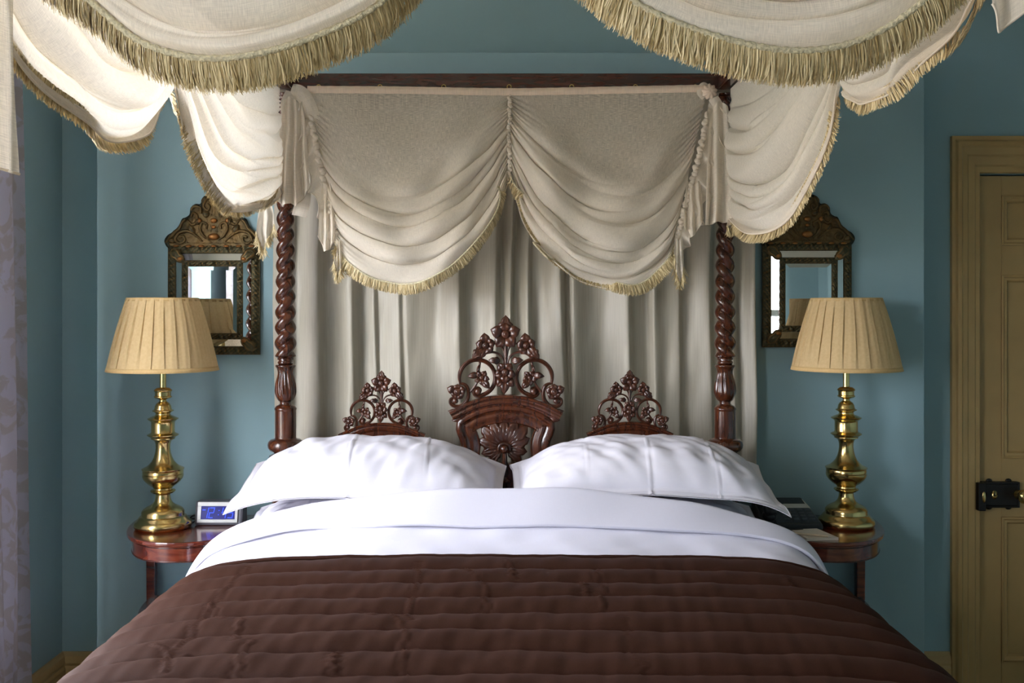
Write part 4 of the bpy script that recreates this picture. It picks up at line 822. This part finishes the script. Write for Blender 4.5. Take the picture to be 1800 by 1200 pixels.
# ------------------------------------------------------------------ embossed brass mirrors
def mirror(cxp, y_bot, y_body, y_tip, label, hwpx=80.5):
    D0 = PY-.001; s_ = FPX/PY; cx = (cxp-CX)/s_; Z = lambda py: H+(CY-py)/s_; u = 1/s_; zb, ztop = Z(y_bot), Z(y_body)
    t = empty('wall_mirror', (cx, D0-.02, zb), label, 'mirror', 'embossed brass wall mirrors'); hw = hwpx*u
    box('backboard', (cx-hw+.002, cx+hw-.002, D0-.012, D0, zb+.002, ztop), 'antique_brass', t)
    def relief(w, Lx, seed):
        """height of embossed running leaf ornament on a bar: s along, q across 0..1"""
        def f(s, q):
            ph = s/.024*2*PI; b_ = np.sin(PI*q)
            return .0015*b_**.6+.0036*np.abs(np.sin(ph/2))*b_**2+.0020*np.cos(ph*1.5+5*(q-.5))*np.cos(3*PI*(q-.5))*b_+.0018*np.cos(5*ph)*np.exp(-((q-.1)/.07)**2)+.0018*np.cos(5*ph)*np.exp(-((q-.9)/.07)**2)
        return f
    def bars(x0, x1, z0, z1, w, y0, y1, nm, lip=.0):
        """four embossed bars with mitred ends; outer rectangle, width w, depth from y0 (outer edge) to y1 (inner edge)"""
        f = relief(w, 0, 0)
        for (ax, ay, bx_, by_, nx, nz_) in ((x0, z1, x1, z1, 0, -1), (x1, z1, x1, z0, -1, 0), (x1, z0, x0, z0, 0, 1), (x0, z0, x0, z1, 1, 0)):
            Ln = math.hypot(bx_-ax, by_-ay); n1, n2 = int(Ln/.0016), 15; s0 = np.linspace(0, 1, n1)[:,None]; q = np.linspace(0, 1, n2)[None,:]
            tx, tz = (bx_-ax)/Ln, (by_-ay)/Ln; s = (w*q)+(Ln-2*w*q)*s0
            X = ax+tx*s+nx*w*q; Zz = ay+tz*s+nz_*w*q; hh = f(s, q+0*s); Y = y0+(y1-y0)*q-hh+0*s
            V = np.stack([X, Y, Zz], -1)
            Vb = np.stack([X, np.full_like(X, D0-.004), Zz], -1)
            per = [i*n2 for i in range(n1)]+[(n1-1)*n2+j for j in range(1, n2)]+[i*n2+n2-1 for i in range(n1-2, -1, -1)]+[j for j in range(n2-2, 0, -1)]
            k = n1*n2; F = gridF(n1, n2)+[(per[i], per[(i+1) % len(per)], per[(i+1) % len(per)]+k, per[i]+k) for i in range(len(per))]
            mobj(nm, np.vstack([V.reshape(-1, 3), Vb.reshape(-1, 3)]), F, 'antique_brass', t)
    wo = 14.5*u; wg = 12.5*u; wi = 11*u; zt2 = ztop-2*u
    bars(cx-hw, cx+hw, zb, zt2, wo, D0-.014, D0-.020, 'frame_bar')
    gx0, gx1, gz0, gz1 = cx-hw+wo, cx+hw-wo, zb+wo, zt2-wo; ix0, ix1, iz0, iz1 = gx0+wg, gx1-wg, gz0+wg, gz1-wg
    ya, yb_ = D0-.018, D0-.018-wg*math.tan(math.radians(26))
    def quad(nm, pts, mt='mirror_glass', th=.002):
        V = [tuple(p_) for p_ in pts]+[(p_[0], p_[1]+th, p_[2]) for p_ in pts]; mobj(nm, V, [(0, 1, 2, 3), (7, 6, 5, 4), (0, 4, 5, 1), (1, 5, 6, 2), (2, 6, 7, 3), (3, 7, 4, 0)], mt, t, smooth=False)
    o4 = [(gx0, ya, gz0), (gx1, ya, gz0), (gx1, ya, gz1), (gx0, ya, gz1)]; i4 = [(ix0, yb_, iz0), (ix1, yb_, iz0), (ix1, yb_, iz1), (ix0, yb_, iz1)]
    for k in range(4): j = (k+1) % 4; quad('border_mirror', [o4[k], o4[j], i4[j], i4[k]])
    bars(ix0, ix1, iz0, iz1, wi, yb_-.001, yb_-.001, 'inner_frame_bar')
    cx0, cx1, cz0, cz1 = ix0+wi, ix1-wi, iz0+wi, iz1-wi; bv = 6.5*u; yc = yb_-.001
    c4 = [(cx0, yc+.0008, cz0), (cx1, yc+.0008, cz0), (cx1, yc+.0008, cz1), (cx0, yc+.0008, cz1)]; d4 = [(cx0+bv, yc-.0004, cz0+bv), (cx1-bv, yc-.0004, cz0+bv), (cx1-bv, yc-.0004, cz1-bv), (cx0+bv, yc-.0004, cz1-bv)]
    for k in range(4): j = (k+1) % 4; quad('mirror_bevel', [c4[k], c4[j], d4[j], d4[k]])
    quad('mirror_plate', d4)
    # corner leaf bosses
    for sx in (0, 1):
        for sz in (0, 1):
            a = np.array([gx0+2*u if not sx else gx1-2*u, gz0+2*u if not sz else gz1-2*u]); b_ = np.array([ix0+6*u if not sx else ix1-6*u, iz0+6*u if not sz else iz1-6*u])
            mobj('corner_leaf', *leafvf(a-(b_-a)*.55, b_, 10.5*u, D0-.022, h=.009, arch=.012, lobes=2), 'antique_brass', t)
            c_ = (a+b_)/2; mobj('corner_boss', *ball((c_[0], D0-.038, c_[1]), 4.2*u, 12, 8, 1.2, .7, .9), 'copper_boss', t)
    # crest plate
    hc_ = Z(y_tip)-ztop; K = hc_/78.
    half_ = [(0, 80), (10, 77), (20, 72), (24, 62), (33, 62), (41, 56), (43, 46), (50, 41), (56, 39), (62, 28), (72, 19), (82, 13), (87, 5), (84, -3), (80, -7), (80, -10)]
    hp = cr([(a*u*hwpx/80.5, ztop+b_*K) for a, b_ in half_], 60); outl = [(cx+a, z) for a, z in hp]+[(cx-a, z) for a, z in hp[::-1][:-1]]
    n_ = len(outl); cz_ = ztop+22*K; V = []; rings = [(1, 0), (1, .008), (.985, .012), (.94, .014), (.9, .0095), (.5, .0095), (.0, .0105)]
    for sc_, d_ in rings: V += [(cx+(x-cx)*sc_, D0-.004-d_, cz_+(z-cz_)*sc_) for x, z in outl]
    F = [(r_*n_+i, r_*n_+(i+1) % n_, (r_+1)*n_+(i+1) % n_, (r_+1)*n_+i) for r_ in range(len(rings)-1) for i in range(n_)]
    cp = mobj('crest', V, F, 'olive_brass', t)
    g = lambda x, z: (cx+x*u*hwpx/80.5, ztop+z*K)
    def sc2(pts, w_, nm='crest_scroll', mt='olive_brass'):
        for s in (-1, 1):
            q = cr([g(s*x, z) for x, z in pts], 48); mobj(nm, *tube([(a, D0-.0165, b_) for a, b_ in q], np.interp(np.linspace(0, 1, 48), [0, .3, 1], [.4, 1, .7])*w_*1.25*u, 8), mt, cp)
    sc2([(20, 4), (32, 14), (46, 20), (60, 17), (67, 8), (60, 1), (51, 5), (53, 12), (59, 10)], 2.6)
    sc2([(84, 2), (78, 8), (68, 18), (60, 24), (55, 33), (49, 37)], 2.8); sc2([(8, 6), (18, 13), (24, 24), (20, 33), (12, 30), (13, 23)], 2.2)
    sc2([(46, 38), (38, 30), (30, 34), (29, 44), (36, 48), (39, 42)], 2.2); sc2([(4, 72), (14, 68), (18, 58), (11, 52), (7, 58), (11, 62)], 2.2); sc2([(40, 52), (34, 58), (24, 56), (22, 47)], 2.4)
    for s in (-1, 1):
        for (a, b_, w_) in (((34, 16), (44, 30), 5), ((24, 30), (30, 40), 5), ((66, 4), (80, 6), 4), ((8, 44), (20, 48), 5), ((20, 62), (12, 74), 4)):
            mobj('crest_leaf', *leafvf(g(s*a[0], a[1]), g(s*b_[0], b_[1]), w_*1.2*u, D0-.015, h=.006, arch=.005, n=12, m_=7), 'olive_brass', cp)
        c_ = g(s*25, 36); mobj('crest_boss', *ball((c_[0], D0-.018, c_[1]), 4.6*u, 12, 8, 1, .8, 1), 'copper_boss', cp)
    for (x, z, r_) in ((0, 36, 6), (0, 26, 4), (0, 11, 8)):
        c_ = g(x, z); mobj('crest_boss', *ball((c_[0], D0-.018, c_[1]), r_*u, 14, 8, 1.25 if z == 11 else 1, .7, .75), 'copper_boss', cp)
    for x in np.linspace(-66, 66, 7):
        c_ = g(x, -3.5); mobj('crest_bead', *ball((c_[0], D0-.017, c_[1]), 4.6*u, 10, 6, 1.2, .7, .5), 'copper_boss', cp)
    box('crest_ledge', (cx-hw+.003, cx+hw-.003, D0-.016, D0-.004, ztop-8*K, ztop+1.5*K), 'olive_brass', cp, bevel=.002)
mirror(378, 623, 429, 341, 'embossed brass mirror on the teal wall behind the left lamp')
mirror(1416.5, 610, 424, 341, 'embossed brass mirror on the teal wall behind the right lamp', 78)

# ------------------------------------------------------------------ things on the tables
# alarm clock
CD = 3.44; cs = FPX/CD; cxw = (388.5-CX)/cs; ck = empty('alarm_clock', (cxw, CD, TZ), 'silver digital alarm clock with blue screen on the left bedside table', 'clock')
cw, chh = .081, .078
def wedge(x0, x1, z0, z1, yf0, yf1, yb0): return [(x0, yf0, z0), (x1, yf0, z0), (x1, yf1, z1), (x0, yf1, z1), (x0, yb0, z0), (x1, yb0, z0), (x1, yb0-.004, z1), (x0, yb0-.004, z1)], [(0, 1, 2, 3), (5, 4, 7, 6), (4, 0, 3, 7), (1, 5, 6, 2), (3, 2, 6, 7), (4, 5, 1, 0)]
V, F = wedge(cxw-cw, cxw+cw, TZ, TZ+chh, CD-.035, CD-.018, CD+.035); mobj('case', V, F, 'grey_plastic', ck, smooth=False, bevel=.008)
yf = lambda z: CD-.0362+(z-TZ)/chh*.017
def onface(nm, x0, x1, z0, z1, th, mt, par, sk=0, bev=0, back=.004):
    V = [(x0, yf(z0)-th, z0), (x1, yf(z0)-th, z0), (x1+sk, yf(z1)-th, z1), (x0+sk, yf(z1)-th, z1)]; V += [(a, b_+th+back, c_) for a, b_, c_ in V]
    return mobj(nm, V, [(0, 1, 2, 3), (7, 6, 5, 4), (0, 4, 5, 1), (1, 5, 6, 2), (2, 6, 7, 3), (3, 7, 4, 0)], mt, par, smooth=False, bevel=bev)
bx0, bx1, bz0, bz1 = cxw-.070, cxw+.064, TZ+.011, TZ+.0765
sx0, sx1, sz0, sz1 = bx0+.012, bx1-.009, bz0+.010, bz1-.013
for (a, b_, c_, d_) in ((bx0, bx1, bz0, sz0), (bx0, bx1, sz1, bz1), (bx0, sx0, sz0, sz1), (sx1, bx1, sz0, sz1)): onface('bezel', a, b_, c_, d_, .004, 'silver_plastic', ck, bev=.0008)
scr = onface('screen', sx0, sx1, sz0, sz1, .0008, 'screen_blue', ck)
segs = {'1': 'bc', '2': 'abged', '4': 'fgbc', '5': 'afgcd'}
def digit(ch, x, z, w, h_):
    tk = .0026; sl = .0028; P = {'a': (x, x+w, z+h_-tk, z+h_), 'd': (x, x+w, z, z+tk), 'g': (x, x+w, z+h_/2-tk/2, z+h_/2+tk/2), 'f': (x, x+tk, z+h_/2+.001, z+h_), 'e': (x, x+tk, z, z+h_/2-.001), 'b': (x+w-tk, x+w, z+h_/2+.001, z+h_), 'c': (x+w-tk, x+w, z, z+h_/2-.001)}
    for s_ in segs[ch]:
        a, b_, c_, d_ = P[s_]; off = ((c_+d_)/2-z)/h_*.006; onface('digit_segment', a+off, b_+off, c_, d_, .0016, 'digit_blue', scr, sk=(d_-c_)/h_*.006, back=.0006)
dzz0, dh = sz0+.004, sz1-sz0-.009
for ch, fx in (('1', .03), ('2', .20), ('4', .57), ('5', .775)): digit(ch, sx0+fx*(sx1-sx0), dzz0, .0155, dh)
for q in (.27, .68): onface('digit_segment', sx0+.485*(sx1-sx0)+.004*q, sx0+.485*(sx1-sx0)+.004*q+.003, dzz0+q*dh, dzz0+q*dh+.003, .0016, 'digit_blue', scr, back=.0006)
onface('digit_segment', sx0+.03*(sx1-sx0), sx0+.125*(sx1-sx0), dzz0+.74*dh, dzz0+.82*dh, .0016, 'digit_blue', scr, back=.0006)
q = cr([(cxw-.075, CD+.02, TZ+.012), (cxw-.095, CD+.02, TZ+.024), (cxw-.112, CD+.03, TZ+.012), (cxw-.10, CD+.06, TZ+.004), (cxw-.06, CD+.09, TZ+.004), (cxw-.02, CD+.11, TZ+.004)], 50); mobj('power_cord', *tube(q, .0028, 8), 'black_plastic', ck)
# telephone
TD = 3.42; tcx = .942; ph_ = empty('telephone', (tcx-.02, TD, TZ), 'black corded desk telephone on the right bedside table, beside the lamp', 'telephone')
def slope(x, y): t_ = (y-(TD-.085))/.17; return TZ+.022+.058*np.clip(t_, 0, 1)
x0, x1, y0, y1 = tcx-.115, tcx+.088, TD-.085, TD+.085
V = [(x0, y0, TZ), (x1, y0, TZ), (x1-.012, y1, TZ), (x0, y1, TZ), (x0+.004, y0, TZ+.022), (x1-.004, y0, TZ+.022), (x1-.03, y1-.012, TZ+.080), (x0+.004, y1-.012, TZ+.080)]
mobj('phone_body', V, [(3, 2, 1, 0), (4, 5, 6, 7), (0, 1, 5, 4), (1, 2, 6, 5), (2, 3, 7, 6), (3, 0, 4, 7)], 'black_plastic', ph_, smooth=False, bevel=.006)
def onslope(nm, xa, xb, ya, yb2, th, mt, bev=.0008, skew=0):
    V = [(xa, ya, slope(0, ya)+th), (xb, ya, slope(0, ya)+th), (xb+skew, yb2, slope(0, yb2)+th), (xa+skew, yb2, slope(0, yb2)+th)]; V += [(a, b_, c_-th-.004) for a, b_, c_ in V]
    return mobj(nm, V, [(0, 1, 2, 3), (7, 6, 5, 4), (0, 4, 5, 1), (1, 5, 6, 2), (2, 6, 7, 3), (3, 7, 4, 0)], mt, ph_, smooth=False, bevel=bev)
onslope('card_window', tcx-.012, tcx+.070, TD+.006, TD+.062, .003, 'grey_card', skew=-.012)
for r_ in range(4):
    for c_ in range(3): onslope('key', tcx-.006+c_*.027, tcx+.012+c_*.027, TD-.068+r_*.0185, TD-.056+r_*.0185, .004, 'dark_key')
for k in range(3): onslope('key', tcx-.034, tcx-.02, TD-.066+k*.02, TD-.056+k*.02, .003, 'dark_key')
# handset in its cradle on the left
hx_ = tcx-.088; q = cr([(hx_, TD-.10, TZ+.055), (hx_, TD-.07, TZ+.076), (hx_, TD, TZ+.108), (hx_, TD+.06, TZ+.118), (hx_, TD+.085, TZ+.108)], 30)
mobj('handset', *tube(q, np.interp(np.linspace(0, 1, 30), [0, .12, .3, .7, .88, 1], [.018, .023, .014, .014, .023, .018]), 14), 'black_plastic', ph_)
for (yy, zz_) in ((TD-.075, TZ+.045), (TD+.062, TZ+.092)): mobj('handset_cup', *ball((hx_, yy, zz_), .024, 16, 10, 1, 1, .8), 'black_plastic', ph_)
cq = []
for i in range(260):
    t_ = i/259; a = 2*PI*26*t_; c_ = np.array([hx_+.01+.09*t_, TD-.108-.010*math.sin(PI*t_), TZ+.0065+.03*(1-t_)**6]); cq.append((c_[0], c_[1]+.0045*math.cos(a), c_[2]+.0045*math.sin(a)))
mobj('coiled_cord', *tube(cq, .0014, 5), 'black_plastic', ph_)
# notepad and pencil
nd = empty('notepad', (.98, 3.23, TZ), 'cream paper notepad on the front of the right bedside table', 'notepad')
def wz(px, py, z): D = FPX*(H-z)/(py-CY); return np.array([(px-CX)*D/FPX, D, z])
cor4 = [wz(1389, 934, TZ), wz(1437, 933, TZ), wz(1474, 949.5, TZ), wz(1417, 951, TZ)]
for k in range(3):
    z0 = TZ+.0005+k*.0028; ctr = sum(cor4)/4; sc_ = 1-.006*k; an = .012*k
    def rot(p_): v_ = (p_-ctr)*sc_; return (ctr[0]+v_[0]*math.cos(an)-v_[1]*math.sin(an), ctr[1]+v_[0]*math.sin(an)+v_[1]*math.cos(an))
    q = [rot(p_) for p_ in cor4]; V = [(a, b_, z0) for a, b_ in q]+[(a, b_, z0+.0025) for a, b_ in q]
    mobj('paper_sheet' if k else 'backing_card', V, [(0, 1, 2, 3), (7, 6, 5, 4), (0, 4, 5, 1), (1, 5, 6, 2), (2, 6, 7, 3), (3, 7, 4, 0)], 'paper', nd, smooth=False)
pz = TZ+.0095+.0035; a_, b_ = wz(1396, 936.5, pz), wz(1463, 943.5, pz)
pen = empty('pencil', tuple((a_+b_)/2-np.array([0, 0, .0035])), 'slim pale pencil lying across the notepad', 'pencil')
mobj('barrel', *tube([a_+(b_-a_)*t_ for t_ in np.linspace(0, .9, 6)], .0035, 6), 'pencil_wood', pen, smooth=False)
mobj('tip', *tube([a_+(b_-a_)*t_ for t_ in (.9, .96, 1)], [.0034, .0016, .0003], 6), 'paper', pen)

# ------------------------------------------------------------------ window curtains on the left wall
def wcurtain(y0, y1, label, seed, xw=-1.545, flare=.05):
    nu, nv = 220, 70; u = np.linspace(0, 1, nu)[:,None]; v = np.linspace(0, 1, nv)[None,:]
    Y = y0+(y1-y0)*u; ph = 2*PI*5.2*u+.6*wob(u, v*.25, seed); amp = .035*(.55+.6*v)
    X = xw+amp*np.sin(ph)+.01*wob(u*2, v*.6, seed+1)+.02*v; Yv = Y+.018*np.cos(ph*1.0+.5)*(.5+v)+(u-.5)*flare*v; Z = 2.70+(0.012-2.70)*v
    t = empty('window_curtain', (xw, (y0+y1)/2, 0), label, 'curtain', 'damask window curtains'); P = np.stack([X, Yv, Z+0*u], -1)
    mobj('drape', P.reshape(-1, 3), gridF(nu, nv), 'damask', t, uv=np.stack([1.6*u*(y1-y0)+0*v, Z+0*u], -1).reshape(-1, 2)); box('heading_tape', (xw-.04, xw+.045, y0, y1, 2.69, 2.74), 'damask', t, bevel=.004)
wcurtain(2.76, 3.20, 'lilac grey damask window curtain with tan leaf pattern at the left edge', 3)
wcurtain(.98, 1.44, 'lilac grey damask window curtain on the nearer side of the left window', 9)
wcurtain(-1.5, -1.04, 'lilac grey damask window curtain behind the viewer by the left wall', 19)
pole = empty('curtain_pole', (XL+.1, .7, 2.70), 'brass curtain pole above the windows on the left wall', 'pole')
mobj('rod', *tube([(XL+.1, -2.4, 2.76), (XL+.1, 3.42, 2.76)], .016, 14), 'brass', pole)
for y in (-2.3, .38, 3.36): mobj('bracket', *tube([(XL, y, 2.76), (XL+.1, y, 2.76)], .01, 10), 'brass', pole)
